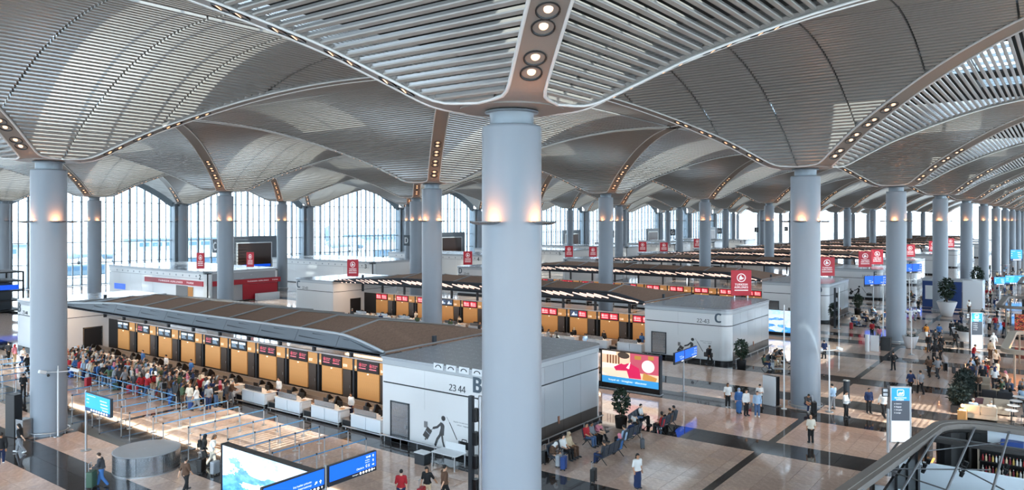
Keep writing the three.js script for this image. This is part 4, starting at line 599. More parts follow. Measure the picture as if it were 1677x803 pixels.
// ---- queue posts with belts
const belt = std(0x5d9ac8, 0.6);
function makePost(len, dir, two) { // belt runs len metres along local x to the next post
  const g = thing('queue_post', '', 'queue post'); mk('base', [lathe([[0, 0.03], [0.12, 0.03], [0.17, 0.015], [0.17, 0]], 16)], M.steel, g); mk('post', [cyl(0.035, 0.035, 0.98, 0, 0.5, 0, 10)], M.steel, g); mk('head', [cyl(0.045, 0.045, 0.1, 0, 1.0, 0, 10)], M.frame, g);
  if (len) mk('belt', two ? [bx(len, 0.06, 0.012, len / 2, 0.98, 0), bx(len, 0.06, 0.012, len / 2, 0.5, 0)] : [bx(len, 0.06, 0.012, len / 2, 0.98, 0)], belt, g);
  return g;
}
{
  const P = { a: makePost(1.72), b: makePost(0), c: makePost(1.9, 0, 1) }; const used = {};
  const place = (k, x, z, t, label) => { if (!used[k]) { used[k] = 1; P[k].position.set(x, 0, z); P[k].rotation.y = t; P[k].userData.label = label; } else dup(P[k], [x, 0, z], t, label); };
  let row = 0;
  for (let z = -16.6; z > -45; z -= 2.03, row++) { const off = row % 2 ? 0.25 : -0.2, n = z < -33 ? 3 : 4; for (let q = 0; q < n; q++) { const x = 3.65 + off + q * 1.72; if (z < -33 && x > 7) continue; place(q < n - 1 ? 'a' : 'b', x, z, 0, `${['leftmost', 'second', 'third', 'rightmost'][n === 3 && q === 2 ? 3 : q]} steel queue post of the ${row < 13 ? ORD[row] : 'last'} belt line counted from the LED wall`); } }
  for (let q = 0; q < 11; q++) place(q < 10 ? 'c' : 'b', 7.75, -54 + q * 1.9, -Math.PI / 2, `${ORD[q]} double-belt queue post along the near edge of the waiting crowd, from the far end`);
  for (let r = 0; r < 5; r++) for (let q = 0; q < 4; q++) place(q < 3 ? 'a' : 'b', 1.5 + q * 1.72, -50 - r * 2.6, 0, `${ORD[q]} queue post in ${ORD[r]} belt line beyond the big left column`);
}
// ---- luggage table before block B
{ const g = thing('luggage_table', 'white luggage table in front of the printed figure on block B', 'table', [10.05, 0, -11.7]); mk('top', [rbx(0.95, 0.06, 1.7, 0.02, 0, 0.78, 0)], M.whiteMatte, g); for (const x of [-0.42, 0.42]) for (const z of [-0.78, 0.78]) mk('leg', [span(x - 0.03, x + 0.03, 0, 0.76, z - 0.03, z + 0.03)], M.steel, g); mk('backboard', [rbx(0.04, 0.4, 1.4, 0.01, 0.42, 1.0, 0.1)], M.whiteMatte, g); mk('shelf', [span(-0.4, 0.4, 0.2, 0.23, -0.75, 0.75)], M.brushed, g); }
{ const g = thing('luggage_gauge', 'low white box stand left of the luggage table', 'stand', [9.6, 0, -13.2]); mk('top', [rbx(0.6, 0.05, 0.8, 0.02, 0, 0.62, 0)], M.whiteMatte, g); mk('frame', [span(-0.26, 0.26, 0, 0.58, -0.36, -0.3), span(-0.26, 0.26, 0, 0.58, 0.3, 0.36), span(-0.26, -0.2, 0, 0.58, -0.3, 0.3)], M.frame, g); }

// ---- plants
function plantLeaves(n, r, h, y0, size, mat, sx = 1, sz = 1) { // leaf blades on a ball of twigs, one mesh
  const gs = []; for (let i = 0; i < n; i++) { const a = rnd() * 6.283, u = rnd() * 2 - 1, d = Math.cbrt(0.3 + 0.7 * rnd()), q = Math.sqrt(1 - u * u), s = size * rr(0.6, 1.2); const g = new THREE.BufferGeometry(), p = [0, 0, 0, -s * 0.3, s * 0.1, s * 0.5, 0, -s * 0.08, s, 0, 0, 0, 0, -s * 0.08, s, s * 0.3, s * 0.1, s * 0.5]; g.setAttribute('position', new THREE.Float32BufferAttribute(p, 3)); g.setAttribute('uv', new THREE.Float32BufferAttribute(new Float32Array(12), 2)); g.computeVertexNormals(); gs.push(put(g, Math.cos(a) * q * d * r * sx, y0 + (u * d + 1) * h / 2, Math.sin(a) * q * d * r * sz, rnd() * 6.283, rr(-0.9, 0.9), rr(-0.6, 0.6))); } return join(gs);
}
M.leafM = std(0x27392a, 0.6, 0, { side: THREE.DoubleSide }); M.leafD = std(0x222f2a, 0.6, 0, { side: THREE.DoubleSide });
function plant(label, x, z, s, potMat, pot) {
  const g = thing('potted_plant', label, 'plant', [x, 0, z]);
  const prof = pot === 'vase' ? [[0.0, 0.03], [0.38, 0.03], [0.5, 0.5], [0.72, 1.15], [0.7, 1.2], [0.62, 1.1], [0, 1.05]] : [[0, 0.02], [0.36, 0.02], [0.44, 0.75], [0.42, 0.78], [0.38, 0.7], [0, 0.68]];
  mk('pot', [lathe(prof.map(([a, b]) => [a * s, b * s]), 24)], potMat, g); const y = (pot === 'vase' ? 1.1 : 0.72) * s;
  mk('soil', [cyl(0.38 * s, 0.38 * s, 0.03, 0, y, 0, 16)], M.soil, g); mk('stem', [0, 1, 2].map((q) => rod([0.06 * (q - 1), y, 0], [0.25 * (q - 1) * s, y + 1.0 * s, 0.2 * ((q * 7) % 3 - 1) * s], 0.03 * s, 5)), M.bark, g); mk('foliage', [plantLeaves(620, 0.55 * s, 1.75 * s, y + 0.2 * s, 0.26 * s, M.leafM)], M.leafM, g).userData.kind = 'stuff';
}
plant('dark bushy plant in a black pot by the corner of block B', 22.3, -7.9, 0.95, M.potBlack); plant('dark bushy plant in a black pot at the corner of block C', 45.6, -8.4, 1.0, M.potBlack); plant('green plant in a dark pot at the near corner of block D', 79.4, -8.6, 1.1, M.potBlack); plant('dark plant in a pot at the far corner of block D', 93.5, -8.8, 1.1, M.potBlack); plant('round shrub in a pot beyond the window end of island B', 8.3, -73.5, 1.9, M.potBlack);
plant('tall white vase pot with a palm at the foot of the third concourse column', 98.2, 1.6, 1.75, M.pot, 'vase'); plant('white vase pot with a palm far along the concourse', 133.5, 2.2, 1.7, M.pot, 'vase');
{ const g = thing('flower_pot', 'white flared pot with dark soil at the foot of the second concourse column', 'pot', [66.6, 0, 1.9]); mk('pot', [lathe([[0, 0.03], [0.42, 0.03], [0.62, 0.7], [0.78, 1.25], [0.74, 1.3], [0.66, 1.2], [0, 1.15]], 28)], M.pot, g); mk('soil', [lathe([[0, 1.22], [0.5, 1.22], [0.68, 1.17]], 20)], M.soil, g); mk('foliage', [plantLeaves(90, 0.55, 0.25, 1.2, 0.18)], M.leafD, g).userData.kind = 'stuff'; }
{ const g = thing('planter', 'long white flared planter on the concourse beside the slim totem', 'planter', [75.6, 0, 5.6], 0.35); const s = (w, d, y) => { const r = 0.5; const sh = new THREE.Shape(); sh.moveTo(-w / 2 + r, -d / 2); sh.absarc(w / 2 - r, 0, d / 2, -Math.PI / 2, Math.PI / 2, false); sh.absarc(-w / 2 + r, 0, d / 2, Math.PI / 2, Math.PI * 1.5, false); return sh.getPoints(8).map((p) => [p.x, y, p.y]); };
  const rings = [s(2.7, 0.9, 0.02), s(3.1, 1.15, 0.6), s(3.5, 1.4, 1.2)], pos = []; for (let k = 0; k < 2; k++) { const A = rings[k], B = rings[k + 1]; for (let i = 0; i < A.length; i++) { const j = (i + 1) % A.length; pos.push(...A[i], ...B[i], ...A[j], ...A[j], ...B[i], ...B[j]); } } const pg = new THREE.BufferGeometry(); pg.setAttribute('position', new THREE.Float32BufferAttribute(pos, 3)); pg.setAttribute('uv', new THREE.Float32BufferAttribute(new Float32Array(pos.length / 3 * 2), 2)); pg.computeVertexNormals();
  mk('trough', [pg], std(0xd9dadb, 0.35, 0, { side: THREE.DoubleSide }), g); mk('soil', [rbx(2.9, 0.1, 1.0, 0.04, 0, 1.1, 0)], M.soil, g); mk('foliage', [plantLeaves(260, 0.5, 0.5, 1.1, 0.25, null, 3, 1)], M.leafD, g).userData.kind = 'stuff'; }
// ---------------------------------------------------------------- open shop under a rounded roof ring (lower right)
Object.assign(M, { ringTop: std(0x7d756e, 0.5, 0.2), ringDark: std(0x3a3735, 0.5, 0.3), rodSteel: std(0x6f7072, 0.4, 0.6), shopWall: new THREE.MeshPhysicalMaterial({ color: 0xe3ecf2, roughness: 0.35, clearcoat: 0.3 }) });
function ringPath(x0, x1, zN, zF, r, bulge) { // rounded rectangle outline, near edge at zN
  const pts = [], arc = (cx, cz, a0, a1) => { for (let i = 0; i <= 12; i++) { const a = a0 + (a1 - a0) * i / 12; pts.push([cx + Math.cos(a) * r, cz + Math.sin(a) * r]); } };
  arc(x1 - r, zN + bulge + r, -Math.PI / 2, 0); arc(x1 - r, zF - r, 0, Math.PI / 2); arc(x0 + r, zF - r, Math.PI / 2, Math.PI); arc(x0 + r, zN + r, Math.PI, Math.PI * 1.5);
  return pts;
}
function ringGeo(P, w, y0, y1) { // band of width w inside a closed outline
  const n = P.length, I = P.map((p, i) => { const a = P[(i + n - 1) % n], b = P[(i + 1) % n], dx = b[0] - a[0], dz = b[1] - a[1], l = Math.hypot(dx, dz); return [p[0] - dz / l * w, p[1] + dx / l * w]; });
  const pos = []; const q = (a, b, c, d) => pos.push(...a, ...b, ...c, ...a, ...c, ...d);
  for (let i = 0; i < n; i++) { const j = (i + 1) % n, A = P[i], B = P[j], C = I[i], D = I[j]; const o = (p, y) => [p[0], y, p[1]]; q(o(A, y1), o(C, y1), o(D, y1), o(B, y1)); q(o(A, y0), o(A, y1), o(B, y1), o(B, y0)); q(o(C, y1), o(C, y0), o(D, y0), o(D, y1)); q(o(A, y0), o(B, y0), o(D, y0), o(C, y0)); }
  const g = new THREE.BufferGeometry(); g.setAttribute('position', new THREE.Float32BufferAttribute(pos, 3)); g.setAttribute('uv', new THREE.Float32BufferAttribute(new Float32Array(pos.length / 3 * 2), 2)); g.computeVertexNormals(); return g;
}
const bottleGeo = lathe([[0, 0], [0.042, 0], [0.045, 0.02], [0.045, 0.19], [0.018, 0.25], [0.018, 0.3], [0, 0.305]], 8), capGeo = cyl(0.021, 0.021, 0.035, 0, 0.315, 0, 8), bagGeo = rbx(0.16, 0.24, 0.09, 0.02, 0, 0.12, 0);
const bottleMats = [std(0xe9e2d8, 0.4), std(0xb3242e, 0.4), std(0xf0d9b0, 0.4), std(0x8e2a3a, 0.4), std(0xd4b25c, 0.4), std(0xf4f1ea, 0.4)], capMats = [std(0xc23a30, 0.4), std(0xf2f2f0, 0.4), std(0x2b2b2b, 0.4)];
let nBottle = 0;
function bottle(x, y, z, label, group, kind = 0) {
  const g = thing(kind ? 'snack_bag' : 'bottle', label, kind ? 'bag' : 'bottle', [x, y, z], rr(-0.3, 0.3), group);
  if (kind) { mk('packet', [bagGeo], bottleMats[nBottle++ % 6], g); mk('seal', [bx(0.16, 0.015, 0.02, 0, 0.245, 0)], capMats[1], g); } else { mk('body', [bottleGeo], bottleMats[nBottle++ % 6], g); mk('cap', [capGeo], capMats[nBottle % 3], g); }
}
{
  const g = thing('open_shop', 'open-topped shop under a rounded grey roof ring with crossing steel rods', 'shop', [0, 0, 0]);
  const P = ringPath(0.5, 22.6, 7.5, 20, 2.3, 2.2); const P2 = P.slice().reverse(); void P2;
  mk('roof_ring', [ringGeo(P, 0.34, 3.2, 3.5)], M.ringTop, g); mk('inner_ring', [ringGeo(P.map(([x, z]) => [x + (11.5 - x) * 0.03, z + (14.2 - z) * 0.045]), 0.3, 3.22, 3.46)], M.ringTop, g); mk('ring_face', [ringGeo(P.map(([x, z]) => [x + (11.5 - x) * 0.004, z + (14.2 - z) * 0.008]), 0.16, 2.95, 3.2)], M.ringDark, g);
  for (const z of [8.9, 10.09, 11.41, 12.77, 14.1, 15.5]) { mk('roof_rod', [rod([3, 3.3, z], [z < 9.5 ? 17 : 22.0, 3.3, z], 0.05, 8)], M.rodSteel, g); }
  for (const [a, b] of [[[13.1, 3.2, 8.9], [11.3, 3.2, 12.5]], [[16.8, 3.2, 10.1], [20.5, 3.2, 12.8]], [[13.1, 3.2, 9.0], [15.5, 3.2, 12.5]], [[15.2, 3.2, 11.4], [12, 3.2, 14]]]) mk('cross_rod', [rod(a, b, 0.028, 6)], M.rodSteel, g);
  mk('roof_beam', [span(19.1, 19.35, 3.02, 3.2, 9.8, 20)], M.ringDark, g); mk('roof_beam', [span(19.55, 19.7, 3.02, 3.2, 9.8, 20)], M.rodSteel, g);
  mk('post', [cyl(0.1, 0.1, 3.0, 22.0, 1.5, 11.2, 12)], M.ringDark, g); mk('post', [cyl(0.1, 0.1, 3.0, 13.0, 1.5, 8.6, 12)], M.ringDark, g);
  for (const [x, z] of [[15.6, 10.2], [14.9, 10.15], [14.2, 10.2], [16.2, 11.5], [15.4, 11.5], [14.6, 11.5], [16.8, 12.9], [16.0, 12.9]]) { const l = mk('spotlight', [cyl(0.07, 0.09, 0.2, x, 3.08, z + 0.08, 10, 0.3), rod([x, 3.3, z], [x, 3.15, z], 0.02)], M.black, g); void l; }
  tag(mk('shop_partition', [rbx(0.12, 2.4, 11, 0.04, 17.85, 1.2, 14.3)], M.shopWall), 'white partition inside the open shop, in front of the bottle shelf', 'partition');
  tag(mk('shop_partition', [rbx(0.12, 2.4, 9, 0.04, 13.4, 1.2, 13.0)], M.shopWall), 'white partition nearest the viewpoint inside the open shop', 'partition');
  mk('floor_mat', [span(2.5, 22.3, 0.005, 0.02, 9.6, 19.6)], M.black, g); for (let q = 0; q < 9; q++) mk('outer_panel', [span(3.2 + q * 2, 5.16 + q * 2, 0.02, 2.95, 9.0 + q * 0.08, 9.1 + q * 0.08)], M.black, g);
  for (let q = 0; q < 7; q++) { const a = -Math.PI / 2 + (q + 0.5) * Math.PI / 14; mk('outer_panel', [bx(0.46, 2.95, 0.05, 20.3 + Math.cos(a) * 1.98, 1.5, 12.0 + Math.sin(a) * 1.98, Math.PI / 2 - a)], M.black, g); }
  mk('fascia_panel', [span(22.2, 22.3, 2.62, 3.25, 11.9, 18.5)], M.shopWall, g);
  const c = thing('shop_counter', 'dark counter in the open shop between the white partitions', 'counter', [20.2, 0, 11.0]); mk('body', [rbx(0.7, 1.0, 2.2, 0.03, 0, 0.5, 0.4)], M.ringDark, c); mk('top', [rbx(0.8, 0.05, 2.3, 0.02, 0, 1.02, 0.4)], M.black, c); mk('till', [rbx(0.4, 0.35, 0.3, 0.03, 0, 1.22, 0.9)], M.black, c); mk('blue_front', [span(-0.4, -0.36, 0.1, 0.9, -0.6, 0.3)], std(0x24407a, 0.5), c);
  const s = thing('bottle_shelf', 'dark shelf lined with rows of drinks bottles in the open shop', 'shelf', [22.75 - 1.0, 0, 0]);
  mk('back', [span(0.3, 0.36, 0.05, 2.45, 11.6, 18)], M.black, s); for (const y of [0.2, 0.75, 1.3, 1.85]) mk('shelf_board', [span(-0.15, 0.3, y - 0.03, y, 11.6, 18)], M.ringDark, s); mk('side', [span(-0.15, 0.36, 0.05, 2.45, 11.54, 11.6), span(-0.2, 0.36, 2.42, 2.48, 11.54, 18)], M.cushion, s);
  const N30 = 'first second third fourth fifth sixth seventh eighth ninth tenth eleventh twelfth thirteenth fourteenth fifteenth sixteenth seventeenth eighteenth nineteenth twentieth'.split(' ');
  let n = 0, kk = 0; for (const y of [1.3, 1.85]) { kk = 0; for (let z = 11.75; z < 14.2; z += 0.135) { n++; bottle(21.68, y + 0.003, z, `${N30[kk++]} bottle from the left in the ${y > 1.5 ? 'top' : 'second'} row of the dark shop shelf`, `bottles on the ${y > 1.5 ? 'top' : 'second'} row of the shop shelf`); } }
  kk = 0; for (let z = 11.75; z < 14; z += 0.22) bottle(21.7, 0.753, z, `${N30[kk++]} snack packet from the left on the lower shop shelf`, 'snack packets on the lower row of the shop shelf', 1);
  const d = thing('display_stand', 'warm-lit snack display in the near corner of the open shop', 'display', [19.5, 0, 9.95]); for (const y of [0.5, 1.0, 1.5]) mk('shelf_board', [span(-0.9, 0.9, y - 0.03, y, -0.25, 0.15)], M.crate, d); mk('back', [span(-0.9, 0.9, 0.05, 2.0, -0.3, -0.26)], M.ringDark, d); mk('lamp', [span(-0.8, 0.8, 1.92, 1.96, -0.1, -0.02)], M.warm, d);
  for (const y of [0.5, 1.0, 1.5]) for (let x = -0.8, q = 0; x < 0.8; x += 0.19, q++) bottle(19.5 + x, y + 0.003, 9.95 + 0.02, `${N30[q]} jar on the ${y < 0.7 ? 'lower' : y < 1.2 ? 'middle' : 'upper'} board of the warm-lit snack display`, 'jars on the snack display of the open shop');
  tag(mk('storage_box', [rbx(0.5, 0.42, 0.9, 0.03, 21.9, 2.7, 12.9)], std(0x2c4f9a, 0.5)), 'blue storage box on top of the bottle shelf in the open shop', 'box');
}
// ---- restaurant kiosks along the concourse, with their own rings
function foodKiosk(label, x0, x1, z0, z1, ringM, wallM, goods, y = 3.0) {
  const g = thing('food_kiosk', label, 'kiosk'); const P = ringPath(x0, x1, z0, z1, 1.6, 0);
  mk('roof_ring', [ringGeo(P, 0.6, y - 0.3, y)], ringM, g); mk('rear_wall', [span(x1 - 1.2, x1 - 1.0, 0, y - 0.3, z0 + 2, z1 - 1)], wallM, g); mk('counter', [rbx(x1 - x0 - 4, 1.05, 0.7, 0.04, (x0 + x1) / 2, 0.53, z0 + 2.2)], wallM, g);
  for (const [x, z] of [[x0 + 0.6, z0 + 1], [x1 - 0.8, z0 + 0.8], [x0 + 0.6, z1 - 1]]) mk('post', [cyl(0.08, 0.08, y - 0.3, x, (y - 0.3) / 2, z, 10)], ringM, g);
  if (goods) { mk('food_display', [rbx(x1 - x0 - 4.4, 0.4, 0.5, 0.08, (x0 + x1) / 2, 1.26, z0 + 2.2)], M.warm, g); const l = new THREE.PointLight(0xffb060, 40); l.position.set(x0 + 2.5, 2.2, z0 + 2); l.castShadow = true; g.add(l); }
  else mk('lit_shelf', [span(x0 + 0.9, x0 + 1.0, 0.4, 2.6, z0 + 1.8, z1 - 2)], decal(noiseTex(64, (x, y2) => { const n = noise.noise(x * 0.5, y2 * 0.4, 3), m = noise.noise(x * 0.7, y2 * 0.7, 8); return n > 0.15 ? [190, 40, 48] : m > 0.2 ? [222, 170, 70] : [58, 22, 26]; }, true, 1), 0.4), g);
}
foodKiosk('food kiosk with a beige roof ring and a glowing warm food display', 50.5, 64, 10.6, 20, M.cushion, M.crate, true);
foodKiosk('dark kiosk with red and gold goods under a grey roof ring, far along the concourse', 81.5, 96, 8.3, 19, M.ringTop, M.black, false, 3.5);
foodKiosk('pale distant kiosk ring far down the concourse', 122, 140, 8.5, 19, M.ringTop, M.whiteMatte, false, 3.4);
{ const g = thing('booth', 'blue and white booth in the concourse behind the potted palm', 'booth', [110, 0, 0.6]); mk('wall', [span(-0.2, 0, 0, 4.0, -3.6, 1.6)], std(0x1c3c78, 0.5), g); mk('window', [span(-0.26, -0.2, 1.2, 3.3, -3.2, -0.4)], M.whiteMatte, g); mk('end_block', [rbx(3.5, 4.3, 2.6, 0.06, 1.7, 2.15, 3.0)], M.white, g); mk('roof', [span(-0.3, 3, 4.0, 4.3, -3.7, 1.7)], M.edgeGrey, g); }

// ---- restaurant furniture
function sofa(label, x, z, t, mat) { const g = thing('sofa', label, 'sofa', [x, 0, z], t); mk('base', [rbx(1.9, 0.3, 0.85, 0.04, 0, 0.24, 0)], mat, g); for (const s of [-0.48, 0.48]) { mk('seat_cushion', [rbx(0.92, 0.16, 0.7, 0.05, s, 0.45, 0.08)], mat, g); mk('back_cushion', [rbx(0.93, 0.62, 0.2, 0.06, s, 0.68, -0.36, 0, -0.1)], mat, g); } mk('foot', [-0.85, 0.85].flatMap((x2) => [-0.35, 0.35].map((z2) => cyl(0.03, 0.03, 0.1, x2, 0.05, z2, 8))), M.black, g); }
sofa('beige two-seat sofa seen from behind next to the hedge planter', 38.4, 10.3, Math.PI / 2 + 0.1, M.cushion); sofa('beige two-seat sofa beside a dark armchair, second from the shop ring', 40.6, 10.9, -Math.PI / 2 + 0.1, M.cushion); sofa('dark leather two-seat sofa beside the hedge, third from the shop ring', 44.2, 10.9, Math.PI / 2, M.leather); sofa('pale two-seat sofa at the far end of the hedge planters', 48.6, 9.2, -Math.PI / 2, M.cushion);
{ const g = thing('armchair', 'dark red armchair at the end of the beige sofas', 'armchair', [41.0, 0, 9.9], 2.2); mk('seat', [rbx(0.75, 0.42, 0.75, 0.06, 0, 0.25, 0)], M.leather, g); mk('backrest', [rbx(0.75, 0.6, 0.18, 0.06, 0, 0.65, -0.3)], std(0x4a2428, 0.7), g); for (const s of [-1, 1]) mk('arm', [rbx(0.14, 0.3, 0.7, 0.05, s * 0.36, 0.55, 0)], M.leather, g); }
for (const [i, x, z, w] of [[0, 40.4, 8.9, 2.4], [1, 43.3, 8.9, 2.4], [2, 46.4, 8.7, 2.0]]) { const g = thing('hedge_planter', `${['nearest', 'middle', 'farthest'][i]} dark green hedge in a planter box beside the restaurant sofas`, 'planter', [x, 0, z]); mk('box', [rbx(w, 0.5, 0.8, 0.03, 0, 0.26, 0)], M.leather, g); mk('foliage', [plantLeaves(700, 0.8, 1.5, 0.4, 0.28, null, w / 1.7, 0.85)], M.leafD, g).userData.kind = 'stuff'; }
{ const g = thing('crate_lantern', 'wooden crate stand with a lit lamp on it, behind the shop ring', 'lamp', [37.2, 0, 9.4]); for (const s of [-1, 1]) mk('side_board', [rbx(0.06, 0.75, 0.5, 0.015, s * 0.36, 0.38, 0)], M.crate, g); mk('shade', [rbx(0.6, 0.6, 0.4, 0.04, 0, 0.4, 0)], std(0xfff0d8, 0.6, 0, { emissive: 0xffd9a0, emissiveIntensity: 0.7 }), g); mk('bulb', [put(new THREE.SphereGeometry(0.12, 12, 8), 0.05, 1.0, 0)], M.lampGlow, g); const l = new THREE.PointLight(0xffc890, 8); l.position.set(0.05, 1.0, 0); g.add(l); }
const tblTop = lathe([[0, 0.74], [0.38, 0.74], [0.4, 0.725], [0.38, 0.71], [0, 0.71]], 24), tblLeg = join([cyl(0.03, 0.03, 0.7, 0, 0.36, 0, 8), cyl(0.22, 0.2, 0.02, 0, 0.01, 0, 16)]);
function makeTable() { const g = thing('cafe_table', '', 'table'); mk('top', [tblTop], M.tableTop, g); mk('pedestal', [tblLeg], M.black, g); return g; }
function makeChair() { const g = thing('cafe_chair', '', 'chair'); mk('seat', [rbx(0.46, 0.06, 0.46, 0.02, 0, 0.45, 0)], M.leather, g); mk('backrest', [rbx(0.46, 0.44, 0.05, 0.02, 0, 0.74, -0.22, 0, -0.12)], M.leather, g); for (const x of [-0.19, 0.19]) for (const z of [-0.19, 0.19]) mk('leg', [rod([x, 0.43, z], [x * 1.15, 0, z * 1.15], 0.016, 5)], M.black, g); return g; }
const tables = [], T0 = makeTable(), C0 = makeChair(); let nt = 0, nc = 0;
function tableAt(x, z, label) { if (!nt++) { T0.position.set(x, 0, z); T0.userData.label = label; } else dup(T0, [x, 0, z], 0, label); tables.push([x, z]); }
function chairAt(x, z, t, label, group) { if (!nc++) { C0.position.set(x, 0, z); C0.rotation.y = t; C0.userData.label = label; if (group) C0.userData.group = group; } else dup(C0, [x, 0, z], t, label, group); }
for (let i = 0; i < 4; i++) { tableAt(39.0 + i * 1.65, 12.0 + i * 0.05, `${ORD[i]} small round white table from the shop ring in the row of empty tables`); chairAt(39.0 + i * 1.65, 12.75 + i * 0.05, Math.PI, `black chair pushed to the ${ORD[i]} empty white table from the shop ring`); }
const seatsRest = []; // where guests sit: x, z, turn
for (let r = 0; r < 5; r++) for (let i = 0; i < 4; i++) { const x = 45.4 + i * 2.25 + (r % 2) * 0.5, z = 12.4 + r * 1.55 - i * 0.15; if (x > 49.4) continue; tableAt(x, z, `${ORD[i]} small white table in the ${ORD[r]} restaurant row from the concourse`); for (const s of [-1, 1]) { chairAt(x + s * 0.7, z, -s * Math.PI / 2, `black chair ${s < 0 ? 'left' : 'right'} of the ${ORD[i]} table in the ${ORD[r]} restaurant row`, 'occupied black chairs of the restaurant'); seatsRest.push([x + s * 0.74, z, -s * Math.PI / 2]); } }
for (let i = 0; i < 5; i++) { const x = 46.5 + i * 1.05, z = 10.9 + (i % 2) * 0.25; chairAt(x, z, i % 2 ? 0.3 : 3.3, `${ORD[i]} black chair at the restaurant edge towards the concourse`, 'black chairs at the restaurant edge'); seatsRest.push([x, z, i % 2 ? 0.3 : 3.3]); }

// ---- waiting benches
function makeBench(n) {
  const g = thing('waiting_bench', '', 'bench'); const w = 0.58;
  for (let i = 0; i < n; i++) { const x = (i - (n - 1) / 2) * w; mk('seat', [rbx(0.52, 0.07, 0.5, 0.03, x, 0.44, 0.05, 0, -0.06)], M.seatBlue, g); mk('backrest', [rbx(0.52, 0.56, 0.06, 0.025, x, 0.78, -0.24, 0, -0.2)], M.seatBlue, g); }
  mk('beam', [span(-n * w / 2, n * w / 2, 0.33, 0.39, -0.06, 0.02)], M.frame, g);
  for (const x of [-n * w / 2 + 0.2, n * w / 2 - 0.2]) { mk('leg', [rod([x, 0.36, 0], [x, 0.02, 0.3], 0.025), rod([x, 0.36, 0], [x, 0.02, -0.34], 0.025)], M.black, g); }
  for (let i = 0; i <= n; i++) { const x = (i - n / 2) * w; mk('armrest', [rod([x, 0.36, 0.05], [x, 0.64, -0.05], 0.018), rbx(0.05, 0.03, 0.36, 0.012, x, 0.65, 0.04)], M.black, g); }
  return g;
}
const B3 = makeBench(4), benches = []; let nbn = 0;
function benchAt(x, z, t, label) { if (!nbn++) { B3.position.set(x, 0, z); B3.rotation.y = t; B3.userData.label = label; } else dup(B3, [x, 0, z], t, label); benches.push([x, z, t]); }
benchAt(14.6, -7.4, 0.0, 'waiting bench against the brown skirt of block B, nearest the big column'); benchAt(16.2, -5.3, Math.PI + 0.0, 'waiting bench of the woman in a pink headscarf, facing block B');
benchAt(18.6, -7.6, 0.0, 'waiting bench against the skirt of block B, second from the big column'); benchAt(19.6, -5.9, Math.PI, 'waiting bench in the middle of the seat cluster with a free dark blue seat'); benchAt(22.9, -7.0, 0.15, 'waiting bench with a person lying across its seats'); benchAt(23.6, -5.4, Math.PI, 'waiting bench at the concourse edge of the seat cluster, below the LED wall');
benchAt(47.6, -6.6, 0, 'waiting bench in front of block C, left of the column'); benchAt(50.6, -6.6, 0, 'waiting bench in front of block C, second from the corner'); benchAt(49.2, -4.8, Math.PI, 'waiting bench facing block C'); 
for (let q = 0; q < 5; q++) benchAt(81.5 + q * 2.6, q % 2 ? -4.6 : -6.6, q % 2 ? Math.PI : 0, `${ORD[q]} waiting bench in front of block D`); for (let q = 0; q < 4; q++) benchAt(117 + q * 2.7, q % 2 ? -4.2 : -6.4, q % 2 ? Math.PI : 0, `${ORD[q]} waiting bench in front of block E`);
// ---------------------------------------------------------------- people
// A body is a field of tapered capsules joined smoothly and meshed on a grid (surface nets); clothes are the same field a little larger.
function nets(f, lo, hi, h) {
  const n = [0, 1, 2].map((k) => Math.ceil((hi[k] - lo[k]) / h) + 1), [nx, ny, nz] = n, val = new Float32Array(nx * ny * nz);
  for (let z = 0, i = 0; z < nz; z++) for (let y = 0; y < ny; y++) for (let x = 0; x < nx; x++, i++) val[i] = f(lo[0] + x * h, lo[1] + y * h, lo[2] + z * h);
  const id = (x, y, z) => (z * ny + y) * nx + x, vid = new Int32Array(nx * ny * nz).fill(-1), pos = [], idx = [];
  for (let z = 0; z < nz - 1; z++) for (let y = 0; y < ny - 1; y++) for (let x = 0; x < nx - 1; x++) {
    let cx = 0, cy = 0, cz = 0, c = 0; const e = (a, b, c0, d0, e0, f0) => { const p = val[id(x + a, y + b, z + c0)], q = val[id(x + d0, y + e0, z + f0)]; if (p < 0 !== q < 0) { const t = p / (p - q); cx += a + (d0 - a) * t; cy += b + (e0 - b) * t; cz += c0 + (f0 - c0) * t; c++; } };
    for (let a = 0; a < 2; a++) for (let b = 0; b < 2; b++) { e(0, a, b, 1, a, b); e(a, 0, b, a, 1, b); e(a, b, 0, a, b, 1); }
    if (c) { vid[id(x, y, z)] = pos.length / 3; pos.push(lo[0] + (x + cx / c) * h, lo[1] + (y + cy / c) * h, lo[2] + (z + cz / c) * h); }
  }
  for (let z = 1; z < nz - 1; z++) for (let y = 1; y < ny - 1; y++) for (let x = 1; x < nx - 1; x++) {
    const v = val[id(x, y, z)] < 0, q = (a, b, c, d, flip) => { if (flip) idx.push(a, b, c, a, c, d); else idx.push(a, c, b, a, d, c); };
    if (v !== val[id(x + 1, y, z)] < 0) q(vid[id(x, y - 1, z - 1)], vid[id(x, y, z - 1)], vid[id(x, y, z)], vid[id(x, y - 1, z)], v);
    if (v !== val[id(x, y + 1, z)] < 0) q(vid[id(x - 1, y, z - 1)], vid[id(x - 1, y, z)], vid[id(x, y, z)], vid[id(x, y, z - 1)], v);
    if (v !== val[id(x, y, z + 1)] < 0) q(vid[id(x - 1, y - 1, z)], vid[id(x, y - 1, z)], vid[id(x, y, z)], vid[id(x - 1, y, z)], v);
  }
  const g = new THREE.BufferGeometry(); g.setAttribute('position', new THREE.Float32BufferAttribute(pos, 3)); g.setIndex(idx); g.setAttribute('uv', new THREE.Float32BufferAttribute(new Float32Array(pos.length / 3 * 2), 2)); g.computeVertexNormals(); return g;
}
